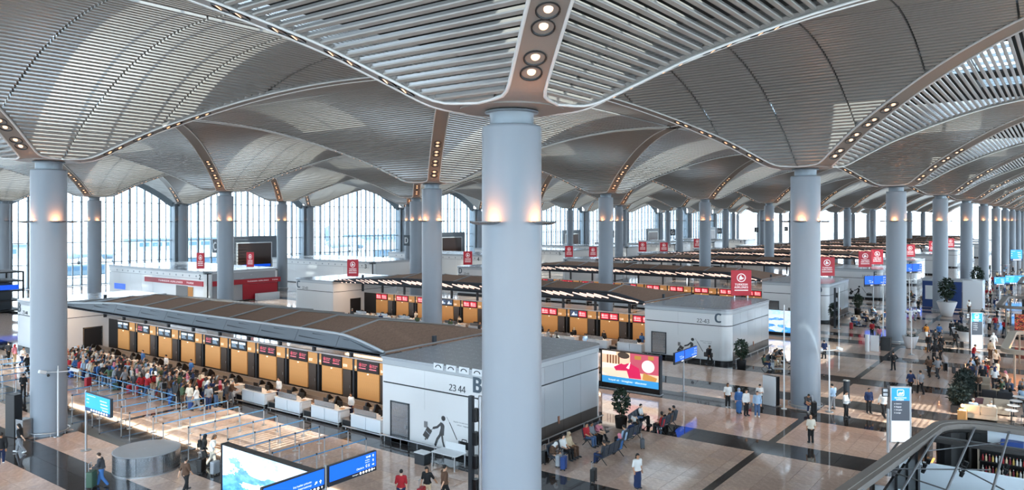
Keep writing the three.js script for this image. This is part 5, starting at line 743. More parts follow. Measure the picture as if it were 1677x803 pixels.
const cap = (p, a, b, ra, rb) => { const dx = b[0] - a[0], dy = b[1] - a[1], dz = b[2] - a[2], px = p[0] - a[0], py = p[1] - a[1], pz = p[2] - a[2], t = Math.max(0, Math.min(1, (px * dx + py * dy + pz * dz) / (dx * dx + dy * dy + dz * dz + 1e-9))); return Math.hypot(px - dx * t, py - dy * t, pz - dz * t) - (ra + (rb - ra) * t); };
const smin = (a, b, k) => { const h = Math.max(k - Math.abs(a - b), 0) / k; return Math.min(a, b) - h * h * k * 0.25; };
const ell = (p, c, r) => { const x = (p[0] - c[0]) / r[0], y = (p[1] - c[1]) / r[1], z = (p[2] - c[2]) / r[2], k = Math.hypot(x, y, z); return (k - 1) * Math.min(...r); };
const lerp3 = (a, b, t) => [0, 1, 2].map((k) => a[k] + (b[k] - a[k]) * t);
// poses: joints in metres, the person faces +z, feet at y = 0
const STAND = { pel: [0, 0.95, 0], chest: [0, 1.28, 0], neck: [0, 1.48, -0.01], head: [0, 1.625, 0.02], sh: [[-0.19, 1.41, -0.01], [0.19, 1.41, -0.01]], el: [[-0.25, 1.13, -0.04], [0.25, 1.13, -0.04]], wr: [[-0.25, 0.88, 0.04], [0.25, 0.88, 0.04]], hip: [[-0.09, 0.9, 0], [0.09, 0.9, 0]], kn: [[-0.1, 0.49, 0.02], [0.1, 0.49, 0.02]], an: [[-0.11, 0.08, -0.02], [0.11, 0.08, -0.02]], toe: [[-0.13, 0.04, 0.16], [0.13, 0.04, 0.16]] };
const pose = (o) => ({ ...STAND, ...o });
const SITL = { pel: [0, 0.52, -0.1], chest: [0, 0.86, -0.16], neck: [0, 1.06, -0.15], head: [0, 1.2, -0.11], sh: [[-0.19, 0.99, -0.16], [0.19, 0.99, -0.16]], el: [[-0.24, 0.73, -0.1], [0.24, 0.73, -0.1]], wr: [[-0.14, 0.62, 0.14], [0.14, 0.62, 0.14]], hip: [[-0.1, 0.52, -0.06], [0.1, 0.52, -0.06]], kn: [[-0.13, 0.52, 0.36], [0.13, 0.52, 0.36]], an: [[-0.13, 0.08, 0.38], [0.13, 0.08, 0.4]], toe: [[-0.14, 0.04, 0.56], [0.14, 0.04, 0.58]] };
const POSES = {
  stand: pose({}),
  phone: pose({ el: [[-0.24, 1.13, 0.02], [0.24, 1.13, 0.02]], wr: [[-0.08, 1.15, 0.26], [0.1, 1.18, 0.26]], head: [0, 1.61, 0.06], kn: [[-0.1, 0.49, 0.03], [0.12, 0.49, 0.05]], an: [[-0.11, 0.08, -0.02], [0.16, 0.08, 0.04]], toe: [[-0.13, 0.04, 0.16], [0.22, 0.04, 0.2]] }),
  hips: pose({ el: [[-0.37, 1.16, -0.08], [0.37, 1.16, -0.08]], wr: [[-0.18, 0.99, 0.06], [0.18, 0.99, 0.06]], an: [[-0.15, 0.08, -0.02], [0.15, 0.08, -0.02]], kn: [[-0.12, 0.49, 0.02], [0.12, 0.49, 0.02]], toe: [[-0.2, 0.04, 0.14], [0.2, 0.04, 0.14]] }),
  walk: pose({ pel: [0, 0.93, 0], hip: [[-0.09, 0.89, 0], [0.09, 0.89, 0]], kn: [[-0.1, 0.5, 0.17], [0.1, 0.48, -0.06]], an: [[-0.1, 0.09, 0.3], [0.1, 0.15, -0.38]], toe: [[-0.1, 0.1, 0.49], [0.1, 0.03, -0.24]], el: [[-0.25, 1.14, -0.14], [0.25, 1.14, 0.06]], wr: [[-0.23, 0.92, -0.24], [0.22, 0.94, 0.24]] }),
  stride: pose({ pel: [0, 0.94, 0], hip: [[-0.09, 0.9, 0], [0.09, 0.9, 0]], kn: [[-0.1, 0.49, -0.02], [0.1, 0.52, 0.16]], an: [[-0.1, 0.1, -0.26], [0.1, 0.09, 0.2]], toe: [[-0.1, 0.03, -0.08], [0.1, 0.07, 0.39]], el: [[-0.25, 1.14, 0.03], [0.25, 1.13, -0.12]], wr: [[-0.22, 0.93, 0.2], [0.26, 0.9, -0.2]] }),
  pull: pose({ hip: [[-0.09, 0.89, 0], [0.09, 0.89, 0]], kn: [[-0.1, 0.5, 0.15], [0.1, 0.48, -0.05]], an: [[-0.1, 0.09, 0.26], [0.1, 0.13, -0.32]], toe: [[-0.1, 0.08, 0.44], [0.1, 0.03, -0.17]], chest: [0, 1.27, 0.04], neck: [0, 1.46, 0.06], head: [0, 1.6, 0.1], sh: [[-0.19, 1.39, 0.04], [0.19, 1.39, 0.03]], el: [[-0.25, 1.12, 0.08], [0.26, 1.14, -0.14]], wr: [[-0.22, 0.94, 0.24], [0.3, 0.92, -0.34]] }),
  push: pose({ chest: [0, 1.26, 0.06], neck: [0, 1.44, 0.1], head: [0, 1.58, 0.15], sh: [[-0.19, 1.37, 0.08], [0.19, 1.37, 0.08]], el: [[-0.25, 1.12, 0.12], [0.25, 1.12, 0.12]], wr: [[-0.2, 1.02, 0.38], [0.2, 1.02, 0.38]], kn: [[-0.1, 0.5, 0.13], [0.1, 0.48, -0.04]], an: [[-0.1, 0.09, 0.22], [0.1, 0.12, -0.3]], toe: [[-0.1, 0.07, 0.41], [0.1, 0.03, -0.15]] }),
  sit: pose(SITL),
  sitlean: pose({ ...SITL, chest: [0, 0.84, -0.04], neck: [0, 1.0, 0.06], head: [0, 1.1, 0.15], sh: [[-0.19, 0.95, 0.03], [0.19, 0.95, 0.03]], el: [[-0.22, 0.72, 0.16], [0.22, 0.72, 0.16]], wr: [[-0.06, 0.66, 0.36], [0.07, 0.67, 0.36]], an: [[-0.15, 0.08, 0.3], [0.16, 0.08, 0.5]], toe: [[-0.17, 0.04, 0.48], [0.18, 0.04, 0.69]] }),
  sitcross: pose({ ...SITL, kn: [[-0.13, 0.52, 0.36], [0.02, 0.64, 0.36]], an: [[-0.13, 0.08, 0.36], [-0.16, 0.4, 0.5]], toe: [[-0.14, 0.04, 0.54], [-0.2, 0.36, 0.68]], wr: [[-0.1, 0.68, 0.16], [0.2, 0.66, 0.14]] }),
  lie: { pel: [0.2, 0.62, 0], chest: [-0.15, 0.66, 0], neck: [-0.36, 0.68, 0], head: [-0.52, 0.72, 0.02], sh: [[-0.28, 0.72, -0.16], [-0.28, 0.7, 0.18]], el: [[-0.08, 0.86, -0.1], [-0.02, 0.66, 0.28]], wr: [[0.04, 0.8, 0.06], [0.16, 0.74, 0.14]], hip: [[0.24, 0.62, -0.08], [0.24, 0.62, 0.08]], kn: [[0.64, 0.62, -0.08], [0.62, 0.66, 0.12]], an: [[1.02, 0.6, -0.06], [1.0, 0.6, 0.2]], toe: [[1.1, 0.76, -0.06], [1.1, 0.74, 0.24]] },
};
const trunk = (P, p, e, k) => { // torso field, e = extra thickness
  const mid = lerp3(P.pel, P.chest, 0.5), up = lerp3(P.chest, P.neck, 0.45);
  let d = smin(cap(p, P.pel, mid, 0.135 + e, 0.12 + e), cap(p, mid, P.chest, 0.12 + e, 0.135 + e), k); d = smin(d, cap(p, P.chest, up, 0.135 + e, 0.09 + e), k);
  d = smin(d, cap(p, lerp3(P.sh[0], P.chest, 0.12), lerp3(P.sh[1], P.chest, 0.12), 0.07 + e, 0.07 + e), k); return smin(d, cap(p, P.hip[0], P.hip[1], 0.11 + e, 0.11 + e), k);
};
const BODY = {}, handRods = (P, s) => { // palm box and five fingers of unequal length, curled a little, rooted at the wrist
  const w = P.wr[s], e = P.el[s], d = V(w[0] - e[0], w[1] - e[1], w[2] - e[2]).normalize(), side = V(0, 0, 1).cross(d); if (side.length() < 0.2) side.set(1, 0, 0); side.normalize(); const nrm = d.clone().cross(side).normalize(), W = V(...w), out = [], at = (a, b, c) => W.clone().addScaledVector(d, a).addScaledVector(side, b).addScaledVector(nrm, c).toArray();
  [[-0.03, 0.062], [-0.01, 0.074], [0.011, 0.07], [0.03, 0.054]].forEach(([b, l]) => { const k = at(0.09, b, 0), m = at(0.09 + l * 0.6, b * 1.1, 0.012), t = at(0.09 + l * 0.9, b * 1.1, 0.035); out.push(rod(k, m, 0.009, 5), rod(m, t, 0.0085, 5, 0.007)); });
  const q = s ? 1 : -1; out.push(rod(at(0.03, -0.034 * q, 0.005), at(0.07, -0.062 * q, 0.02), 0.011, 5), rod(at(0.07, -0.062 * q, 0.02), at(0.1, -0.06 * q, 0.032), 0.009, 5, 0.007)); return out;
};
function bodyGeos(name) {
  if (BODY[name]) return BODY[name];
  const P = POSES[name], pts = Object.values(P).flat().map((q) => (typeof q === 'number' ? null : q)).filter(Boolean).concat(P.sh, P.el, P.wr, P.kn, P.an, P.toe), A = [P.pel, P.chest, P.neck, P.head, ...P.sh, ...P.el, ...P.wr, ...P.hip, ...P.kn, ...P.an, ...P.toe]; void pts;
  const lo = [0, 1, 2].map((k) => Math.min(...A.map((q) => q[k])) - 0.24), hi = [0, 1, 2].map((k) => Math.max(...A.map((q) => q[k])) + 0.24); lo[1] = Math.max(lo[1], -0.06);
  const arm = (p, s, e, cut = 1) => { const m = lerp3(P.el[s], P.wr[s], cut > 1 ? cut - 1 : 1); let d = cap(p, P.sh[s], P.el[s], 0.056 + e, 0.042 + e); if (cut > 1) d = smin(d, cap(p, P.el[s], m, 0.042 + e, 0.034 + e), 0.03); return d; };
  const leg = (p, s, e) => smin(cap(p, P.hip[s], P.kn[s], 0.088 + e, 0.06 + e), cap(p, P.kn[s], P.an[s], 0.06 + e, 0.042 + e), 0.04);
  const foot = (p, s, e) => cap(p, [P.an[s][0], P.an[s][1] - 0.025, P.an[s][2] - 0.02], P.toe[s], 0.042 + e, 0.035 + e);
  const palm = (p, s) => { const t = lerp3(P.el[s], P.wr[s], 1.38); return cap(p, P.wr[s], t, 0.03, 0.036); };
  const body = (p) => { let d = trunk(P, p, 0, 0.09); d = smin(d, cap(p, P.neck, lerp3(P.neck, P.head, 0.5), 0.058, 0.052), 0.03); for (const s of [0, 1]) { d = smin(d, smin(arm(p, s, 0, 2), palm(p, s), 0.02), 0.035); d = smin(d, leg(p, s, 0), 0.05); d = Math.min(d, foot(p, s, -0.004)); } return d; };
  // head frame: up along the neck, forward as the body
  const up = V(...P.head).sub(V(...P.neck)).normalize(), fw = name === 'lie' ? V(0, 1, 0.2) : V(0, 0, 1); fw.addScaledVector(up, -fw.dot(up)).normalize(); const rt = up.clone().cross(fw), Hc = V(...P.head), loc = (x, y, z) => { const q = V(x, y, z).sub(Hc); return [q.dot(rt), q.dot(up), q.dot(fw)]; };
  const headF = (q) => { let d = ell(q, [0, 0.03, -0.01], [0.078, 0.1, 0.096]); d = smin(d, ell(q, [0, -0.035, 0.02], [0.058, 0.085, 0.07]), 0.03); d = smin(d, cap(q, [0, 0.01, 0.085], [0, -0.025, 0.1], 0.01, 0.016), 0.012); d = smin(d, cap(q, [-0.02, -0.062, 0.078], [0.02, -0.062, 0.078], 0.008, 0.008), 0.01); for (const s of [-1, 1]) { d = smin(d, ell(q, [s * 0.08, -0.005, -0.005], [0.012, 0.032, 0.02]), 0.008); d = Math.max(d, -(Math.hypot(q[0] - s * 0.03, q[1] - 0.012, q[2] - 0.1) - 0.014)); } return d; };
  const F = (g) => (x, y, z) => g([x, y, z]);
  const hl = Hc.toArray().map((c) => c - 0.2), hh = Hc.toArray().map((c) => c + 0.2);
  const eyes = [-1, 1].map((s) => { const g = new THREE.SphereGeometry(0.012, 6, 5), c = Hc.clone().addScaledVector(rt, s * 0.03).addScaledVector(up, 0.012).addScaledVector(fw, 0.084); return g.translate(c.x, c.y, c.z); });
  const flesh = join([nets(F(body), lo, hi, 0.026), nets((x, y, z) => headF(loc(x, y, z)), hl, hh, 0.014), ...handRods(P, 0), ...handRods(P, 1)]);
  const hemPt = lerp3(P.pel, P.chest, -0.15), ax = V(P.chest[0] - P.pel[0], P.chest[1] - P.pel[1], P.chest[2] - P.pel[2]).normalize(), along = (p) => (p[0] - hemPt[0]) * ax.x + (p[1] - hemPt[1]) * ax.y + (p[2] - hemPt[2]) * ax.z;
  const shirt = (cut) => nets(F((p) => { let d = trunk(P, p, 0.02, 0.09); for (const s of [0, 1]) d = smin(d, arm(p, s, 0.02, cut), 0.04); d = Math.max(d, -along(p)); return Math.max(d, -(Math.hypot(p[0] - P.neck[0], p[1] - P.neck[1] - 0.03, p[2] - P.neck[2]) - 0.075)); }), lo, hi, 0.028);
  const trousers = nets(F((p) => { let d = cap(p, P.hip[0], P.hip[1], 0.128, 0.128); for (const s of [0, 1]) d = smin(d, smin(cap(p, P.hip[s], P.kn[s], 0.106, 0.08), cap(p, P.kn[s], lerp3(P.kn[s], P.an[s], 0.96), 0.08, 0.068), 0.04), 0.05); return Math.max(d, along(p) - 0.12); }), lo, hi, 0.028);
  const shorts = nets(F((p) => { let d = cap(p, P.hip[0], P.hip[1], 0.13, 0.13); for (const s of [0, 1]) d = smin(d, cap(p, P.hip[s], lerp3(P.hip[s], P.kn[s], 0.8), 0.11, 0.1), 0.05); return Math.max(d, along(p) - 0.12); }), lo, hi, 0.028);
  const skirt = nets(F((p) => { const m = lerp3(P.kn[0], P.kn[1], 0.5), b = lerp3(P.an[0], P.an[1], 0.5), h0 = lerp3(P.hip[0], P.hip[1], 0.5); let d = smin(cap(p, h0, m, 0.14, 0.17), cap(p, m, lerp3(m, b, 0.8), 0.17, 0.19), 0.05); for (const s of [0, 1]) d = smin(d, cap(p, P.hip[s], P.kn[s], 0.11, 0.1), 0.05); return Math.max(d, along(p) - 0.12); }), lo, hi, 0.03);
  const shoes = nets(F((p) => Math.min(foot(p, 0, 0.012), foot(p, 1, 0.012))), lo, [hi[0], Math.max(P.an[0][1], P.an[1][1], P.toe[0][1], P.toe[1][1]) + 0.1, hi[2]], 0.024);
  const hairF = { short: (q) => Math.max(ell(q, [0, 0.04, -0.016], [0.09, 0.106, 0.104]), -(Math.max(-(q[2] - 0.012 - q[1] * 0.75), q[1] - 0.075)) * 0 + (q[1] < 0.07 ? (q[2] - 0.02) : -1), -(q[1] + 0.045)), long: (q) => Math.max(Math.min(ell(q, [0, 0.04, -0.016], [0.095, 0.11, 0.108]), cap(q, [0, 0.0, -0.05], [0, -0.2, -0.075], 0.09, 0.06)), q[1] < 0.065 ? q[2] - 0.02 : -1), scarf: (q) => Math.max(smin(ell(q, [0, 0.03, -0.012], [0.1, 0.118, 0.115]), cap(q, [0, -0.08, -0.01], [0, -0.19, 0.0], 0.085, 0.13), 0.05), -ell(q, [0, 0.0, 0.11], [0.055, 0.078, 0.07])) };
  const hair = {}; for (const k in hairF) hair[k] = nets((x, y, z) => hairF[k](loc(x, y, z)), Hc.toArray().map((c) => c - 0.36), Hc.toArray().map((c) => c + 0.3), 0.017);
  return BODY[name] = { body: flesh, eyes: join(eyes), tee: shirt(1), sleeve: shirt(1.92), trousers, shorts, skirt, shoes, hair };
}
const skinMats = [0xd9a98a, 0xc4906e, 0xe2b99c, 0xa8744f].map((c) => std(c, 0.6)), eyeMat = std(0x1c1714, 0.3);
const CLOTH = { white: 0xe2e2df, black: 0x18191b, navy: 0x1d2f57, blue: 0x3f6ea8, 'light blue': 0x9fb9d2, red: 0xa91f28, grey: 0x84868a, beige: 0xc9b394, brown: 0x5f4534, orange: 0xd08532, pink: 0xcf7f8c, green: 0x4b6148, 'dark grey': 0x3c3e42, cream: 0xe0d6c4, denim: 0x4a658a, purple: 0x5a4468 };
const clothMat = {}; for (const k in CLOTH) clothMat[k] = std(CLOTH[k], 0.85);
const hairMats = { black: std(0x17120f, 0.6), brown: std(0x3b281b, 0.6), grey: std(0x8d8a86, 0.6), blond: std(0x9c7a4a, 0.6) };
const labelsUsed = new Map();
// o: top, legs (colours), sleeve, bottom: trousers | shorts | skirt, hair: short | long | scarf | bald, hairC, shoes, where, act, group
const ACT = { stand: 'standing', phone: 'holding a phone', hips: 'hands on hips', walk: 'walking', stride: 'striding', pull: 'pulling', push: 'pushing', sit: 'sitting', sitlean: 'bent forward', sitcross: 'legs crossed', lie: 'lying down' };
const scarfCol = {};
function labelOf(o) {
  const bottom = o.bottom ?? 'trousers', hs = o.hair ?? 'short', head = hs === 'scarf' ? `, ${o.hairC ?? 'black'} headscarf` : hs === 'long' ? ', long hair' : '';
  const nw = (t) => t.split(/\s+/).length, act = o.act ?? ACT[o.pose], who = `person in ${o.top} ${o.sleeve ? 'sweater' : 'T-shirt'}`, lo2 = ` and ${o.legs} ${bottom}`;
  return [`${who}${lo2}${head}, ${act} ${o.where}`, `${who}${lo2}, ${act} ${o.where}`, `${who}${lo2} ${o.where}`, `${who}, ${act} ${o.where}`, `${who} ${o.where}`].find((t) => nw(t) <= 16) ?? `${who} ${o.where}`;
}
function person(px, o) {
  let lab = labelOf(o); for (let q = 0; q < 8 && o.free && labelsUsed.has(lab); q++) { Object.assign(o, rndLook(), o.keep ?? {}); lab = labelOf(o); }
  const g = thing('person', '', 'person', [px[0], px[2] ?? 0, px[1]], o.turn ?? 0), B = bodyGeos(o.pose), sc = o.h ?? rr(0.95, 1.04); g.scale.setScalar(sc);
  const bottom = o.bottom ?? 'trousers', hs = o.hair ?? 'short';
  const b = mk('body', [B.body], skinMats[o.skin ?? Math.floor(rnd() * 4)], g); mk('eyes', [B.eyes], eyeMat, b);
  mk('top', [o.sleeve ? B.sleeve : B.tee], clothMat[o.top], g); mk(bottom, [B[bottom]], clothMat[o.legs], g); mk('shoes', [B.shoes], clothMat[o.shoes ?? 'dark grey'], g);
  if (hs !== 'bald') mk(hs === 'scarf' ? 'headscarf' : 'hair', [B.hair[hs]], hs === 'scarf' ? clothMat[o.hairC ?? 'black'] : hairMats[o.hairC ?? 'black'], g);
  if (o.bag) mk('backpack', [rbx(0.3, 0.42, 0.17, 0.06, POSES[o.pose].chest[0], POSES[o.pose].chest[1] - 0.04, POSES[o.pose].chest[2] - 0.24), rbx(0.22, 0.18, 0.06, 0.03, POSES[o.pose].chest[0], POSES[o.pose].chest[1] - 0.12, POSES[o.pose].chest[2] - 0.34)], clothMat[o.bag], g);
  g.userData.label = lab; const list = labelsUsed.get(lab) ?? []; list.push(g); labelsUsed.set(lab, list); return g;
}
const TOPS = ['white', 'white', 'white', 'black', 'black', 'black', 'navy', 'navy', 'light blue', 'blue', 'red', 'grey', 'grey', 'beige', 'brown', 'dark grey', 'dark grey', 'cream', 'green'], LEGS = ['black', 'black', 'navy', 'denim', 'denim', 'beige', 'dark grey', 'grey', 'brown'];
const rndLook = () => { const hr = rnd(); return { top: pick(TOPS), legs: pick(LEGS), sleeve: rnd() < 0.4, bottom: rnd() < 0.1 ? 'shorts' : rnd() < 0.12 ? 'skirt' : 'trousers', hair: hr < 0.55 ? 'short' : hr < 0.8 ? 'long' : hr < 0.92 ? 'scarf' : 'bald', hairC: hr >= 0.8 && hr < 0.92 ? pick(['black', 'beige', 'white', 'navy', 'pink']) : pick(['black', 'black', 'brown', 'brown', 'grey']), bag: rnd() < 0.15 ? pick(['black', 'navy', 'dark grey', 'red']) : undefined, shoes: pick(['black', 'white', 'dark grey', 'brown']) }; };
// a pixel of the photograph with the floor under it -> place on the floor (used once, to read the places off; the results are plain metres)
const SN = Math.sin(0.931), CS = Math.cos(0.931);
const floorAt = (px, py) => { const D = 13.25 * FOCAL / (py - 361.2), X = (px - 838.5) / FOCAL * D; return [-20.14 + D * SN + X * CS, 15 - D * CS + X * SN]; };
const TOCAM = Math.atan2(-SN, CS), AWAY = Math.atan2(SN, -CS);   // turn so that a person faces, or looks away from, the viewpoint
// ---- named people of the concourse: [px, py, options]
const W1 = 'on the concourse near the column with the sitting man', W2 = 'on the open concourse beyond the totem', W3 = 'beside the restaurant';
for (const [x, y, o] of [
  [1192, 668, { pose: 'stand', top: 'white', legs: 'black', hair: 'long', hairC: 'brown', turn: TOCAM, where: 'at the left of the group before the touch kiosk', shoes: 'white' }],
  [1210, 677, { pose: 'stand', top: 'blue', legs: 'blue', bottom: 'skirt', sleeve: 1, hair: 'scarf', hairC: 'light blue', turn: TOCAM, where: 'in the group before the touch kiosk' }],
  [1222, 681, { pose: 'stand', top: 'white', legs: 'black', sleeve: 1, turn: TOCAM + 0.4, where: 'in the middle of the group before the touch kiosk' }],
  [1240, 683, { pose: 'stand', top: 'light blue', legs: 'denim', sleeve: 1, turn: TOCAM - 0.3, where: 'at the right of the group before the touch kiosk', shoes: 'white' }],
  [1244, 668, { pose: 'phone', top: 'white', legs: 'dark grey', turn: TOCAM, bag: 'red', where: 'behind the group before the touch kiosk' }],
  [1364, 671, { pose: 'phone', top: 'light blue', legs: 'grey', turn: 2.6, where: 'beside the camera pole right of the column' }],
  [1385, 684, { pose: 'phone', top: 'white', legs: 'black', sleeve: 1, turn: TOCAM + 0.8, where: 'just right of the camera pole' }],
  [1328, 726, { pose: 'stand', top: 'cream', legs: 'black', hair: 'bald', turn: AWAY, where: 'alone in front of the second column' }],
  [1423, 677, { pose: 'stand', top: 'navy', legs: 'black', sleeve: 1, turn: TOCAM, where: 'left of the information totem' }],
  [1447.5, 684, { pose: 'walk', top: 'white', legs: 'black', sleeve: 1, turn: TOCAM, where: 'next to the information totem' }],
  [1463, 607, { pose: 'hips', top: 'black', legs: 'black', sleeve: 1, turn: AWAY, where: 'alone on the shiny floor of the concourse' }],
  [1491.5, 644, { pose: 'walk', top: 'navy', legs: 'black', turn: AWAY, where: 'above the information totem, left of a pair' }],
  [1507.5, 646, { pose: 'stride', top: 'grey', legs: 'black', turn: AWAY, where: 'above the information totem, right of a pair' }],
  [1522, 618, { pose: 'push', top: 'brown', legs: 'black', hair: 'long', turn: AWAY, where: 'with a luggage trolley on the concourse' }],
  [1535.6, 620, { pose: 'walk', top: 'grey', legs: 'dark grey', turn: AWAY, where: 'behind the couple with the trolley' }],
  [1530, 592, { pose: 'walk', top: 'black', legs: 'black', bottom: 'skirt', sleeve: 1, hair: 'scarf', turn: AWAY, where: W2 }],
  [1540, 590, { pose: 'pull', top: 'black', legs: 'black', sleeve: 1, hair: 'long', turn: AWAY, where: W2 }],
  [1521, 577, { pose: 'stand', top: 'black', legs: 'dark grey', sleeve: 1, turn: TOCAM, where: W2 }], [1542, 577, { pose: 'walk', top: 'black', legs: 'black', bag: 'black', turn: TOCAM, where: W2 }],
  [1517, 556, { pose: 'walk', top: 'orange', legs: 'white', bottom: 'skirt', hair: 'scarf', hairC: 'black', turn: TOCAM, where: 'far along the concourse' }],
  [1532, 568, { pose: 'walk', top: 'dark grey', legs: 'black', turn: AWAY, where: 'far along the concourse' }], [1538, 556, { pose: 'walk', top: 'blue', legs: 'black', turn: AWAY, where: 'far along the concourse' }],
  [1558, 550, { pose: 'stand', top: 'black', legs: 'black', sleeve: 1, turn: AWAY, where: 'left of the long white planter' }], [1567, 549, { pose: 'stand', top: 'black', legs: 'dark grey', turn: TOCAM, where: 'behind the long white planter' }], [1564.5, 570, { pose: 'push', top: 'black', legs: 'black', sleeve: 1, turn: 1.2, where: 'in front of the long white planter' }],
  [1594, 595, { pose: 'push', top: 'red', legs: 'navy', turn: TOCAM + 0.9, where: 'below the slim totem' }],
  [1615.6, 618, { pose: 'stand', top: 'white', legs: 'beige', bottom: 'shorts', bag: 'black', turn: AWAY, where: W3 }], [1631, 604, { pose: 'walk', top: 'cream', legs: 'black', hair: 'long', hairC: 'blond', turn: AWAY, where: W3 }], [1627, 574, { pose: 'walk', top: 'white', legs: 'white', sleeve: 1, bottom: 'skirt', hair: 'scarf', hairC: 'white', turn: AWAY, where: W3 }], [1622, 588, { pose: 'stand', top: 'beige', legs: 'brown', turn: AWAY, where: W3 }],
  [1620, 541, { pose: 'walk', top: 'white', legs: 'black', bottom: 'skirt', hair: 'long', turn: TOCAM, where: 'on the concourse right of the slim totem' }], [1630, 541, { pose: 'walk', top: 'red', legs: 'denim', turn: TOCAM, where: 'on the concourse right of the slim totem' }], [1645, 548, { pose: 'phone', top: 'red', legs: 'black', hair: 'long', turn: 2, where: 'before the dark kiosk with red goods' }], [1633, 520, { pose: 'walk', top: 'white', legs: 'black', bag: 'black', turn: AWAY, where: 'before the dark kiosk with red goods' }], [1650, 530, { pose: 'stand', top: 'cream', legs: 'beige', turn: TOCAM, where: 'before the dark kiosk with red goods' }], [1609, 527, { pose: 'walk', top: 'dark grey', legs: 'black', turn: AWAY, where: 'right of the slim totem' }], [1587, 512, { pose: 'stand', top: 'white', legs: 'black', turn: TOCAM, where: 'left of the slim totem' }], [1574, 530, { pose: 'walk', top: 'dark grey', legs: 'navy', turn: TOCAM, where: 'behind the long white planter' }],
  [1602, 494, { pose: 'stride', top: 'white', legs: 'white', sleeve: 1, hair: 'scarf', hairC: 'white', turn: AWAY, where: 'beside the blue and white booth' }], [1616, 490, { pose: 'stand', top: 'red', legs: 'black', turn: TOCAM, where: 'beside the blue and white booth' }], [1622, 497, { pose: 'pull', top: 'black', legs: 'black', turn: TOCAM, where: 'beside the blue and white booth' }],
  [1490, 527, { pose: 'walk', top: 'white', legs: 'white', sleeve: 1, turn: TOCAM, where: 'between the camera poles on the concourse' }], [1498, 526, { pose: 'walk', top: 'white', legs: 'grey', turn: TOCAM, where: 'between the camera poles on the concourse' }], [1504, 510, { pose: 'stand', top: 'black', legs: 'black', turn: TOCAM, where: 'near the seats of block E' }],
  [1440, 560, { pose: 'phone', top: 'pink', legs: 'grey', hair: 'long', turn: AWAY, where: 'before the white and black stand' }], [1428, 552, { pose: 'stand', top: 'red', legs: 'black', turn: AWAY, where: 'before the white and black stand' }], [1350, 588, { pose: 'phone', top: 'navy', legs: 'black', turn: 2.2, where: 'right of the column with the sitting man, farther back' }],
  [38, 649, { pose: 'phone', top: 'black', legs: 'black', sleeve: 1, turn: 2.4, where: 'left of the big left column' }], [33.5, 742, { pose: 'pull', top: 'black', legs: 'grey', hair: 'long', turn: -2.4, where: 'at the foot of the big left column', shoes: 'white' }], [2, 762, { pose: 'walk', top: 'black', legs: 'navy', sleeve: 1, turn: 2.8, where: 'at the left edge of the shiny dark band', shoes: 'white' }],
  [167, 797, { pose: 'push', top: 'dark grey', legs: 'blue', sleeve: 1, hair: 'short', hairC: 'brown', turn: -2.3, where: 'left of the steel drum' }], [333, 762, { pose: 'pull', top: 'black', legs: 'black', sleeve: 1, bottom: 'skirt', hair: 'scarf', turn: 0.9, where: 'right of the steel drum', bag: 'black' }], [347, 764, { pose: 'push', top: 'white', legs: 'cream', hair: 'long', hairC: 'brown', turn: 0.9, where: 'left of the LED wall with white terraces' }], [304, 806, { pose: 'stride', top: 'brown', legs: 'black', turn: 1.8, where: 'in front of the steel drum' }],
  [657, 829, { pose: 'stand', top: 'red', legs: 'navy', hair: 'short', turn: AWAY, where: 'below the door of block B' }], [700, 822, { pose: 'pull', top: 'black', legs: 'beige', hair: 'long', turn: -1.3, where: 'pulling a red suitcase before the luggage table' }], [728, 824, { pose: 'walk', top: 'brown', legs: 'black', turn: 1.2, where: 'before the luggage table' }],
  [1044, 800, { pose: 'stand', top: 'white', legs: 'navy', bottom: 'skirt', hair: 'long', turn: TOCAM + 0.5, where: 'alone below the waiting seats' }],
  [1162, 598, { pose: 'walk', top: 'black', legs: 'black', sleeve: 1, bag: 'black', turn: 1.2, where: 'before the white wall of block C' }],
  [36, 600, { pose: 'push', top: 'white', legs: 'navy', turn: 0.6, where: 'with a trolley left of the big left column' }], [24, 596, { pose: 'stand', top: 'pink', legs: 'beige', hair: 'scarf', hairC: 'red', turn: 0.6, where: 'with a trolley left of the big left column' }], [45, 614, { pose: 'walk', top: 'black', legs: 'black', hair: 'long', turn: 0.4, where: 'just left of the big left column' }], [14, 590, { pose: 'walk', top: 'dark grey', legs: 'black', turn: 3, where: 'at the far left beyond the queue posts' }],
]) person(floorAt(x, y), o);
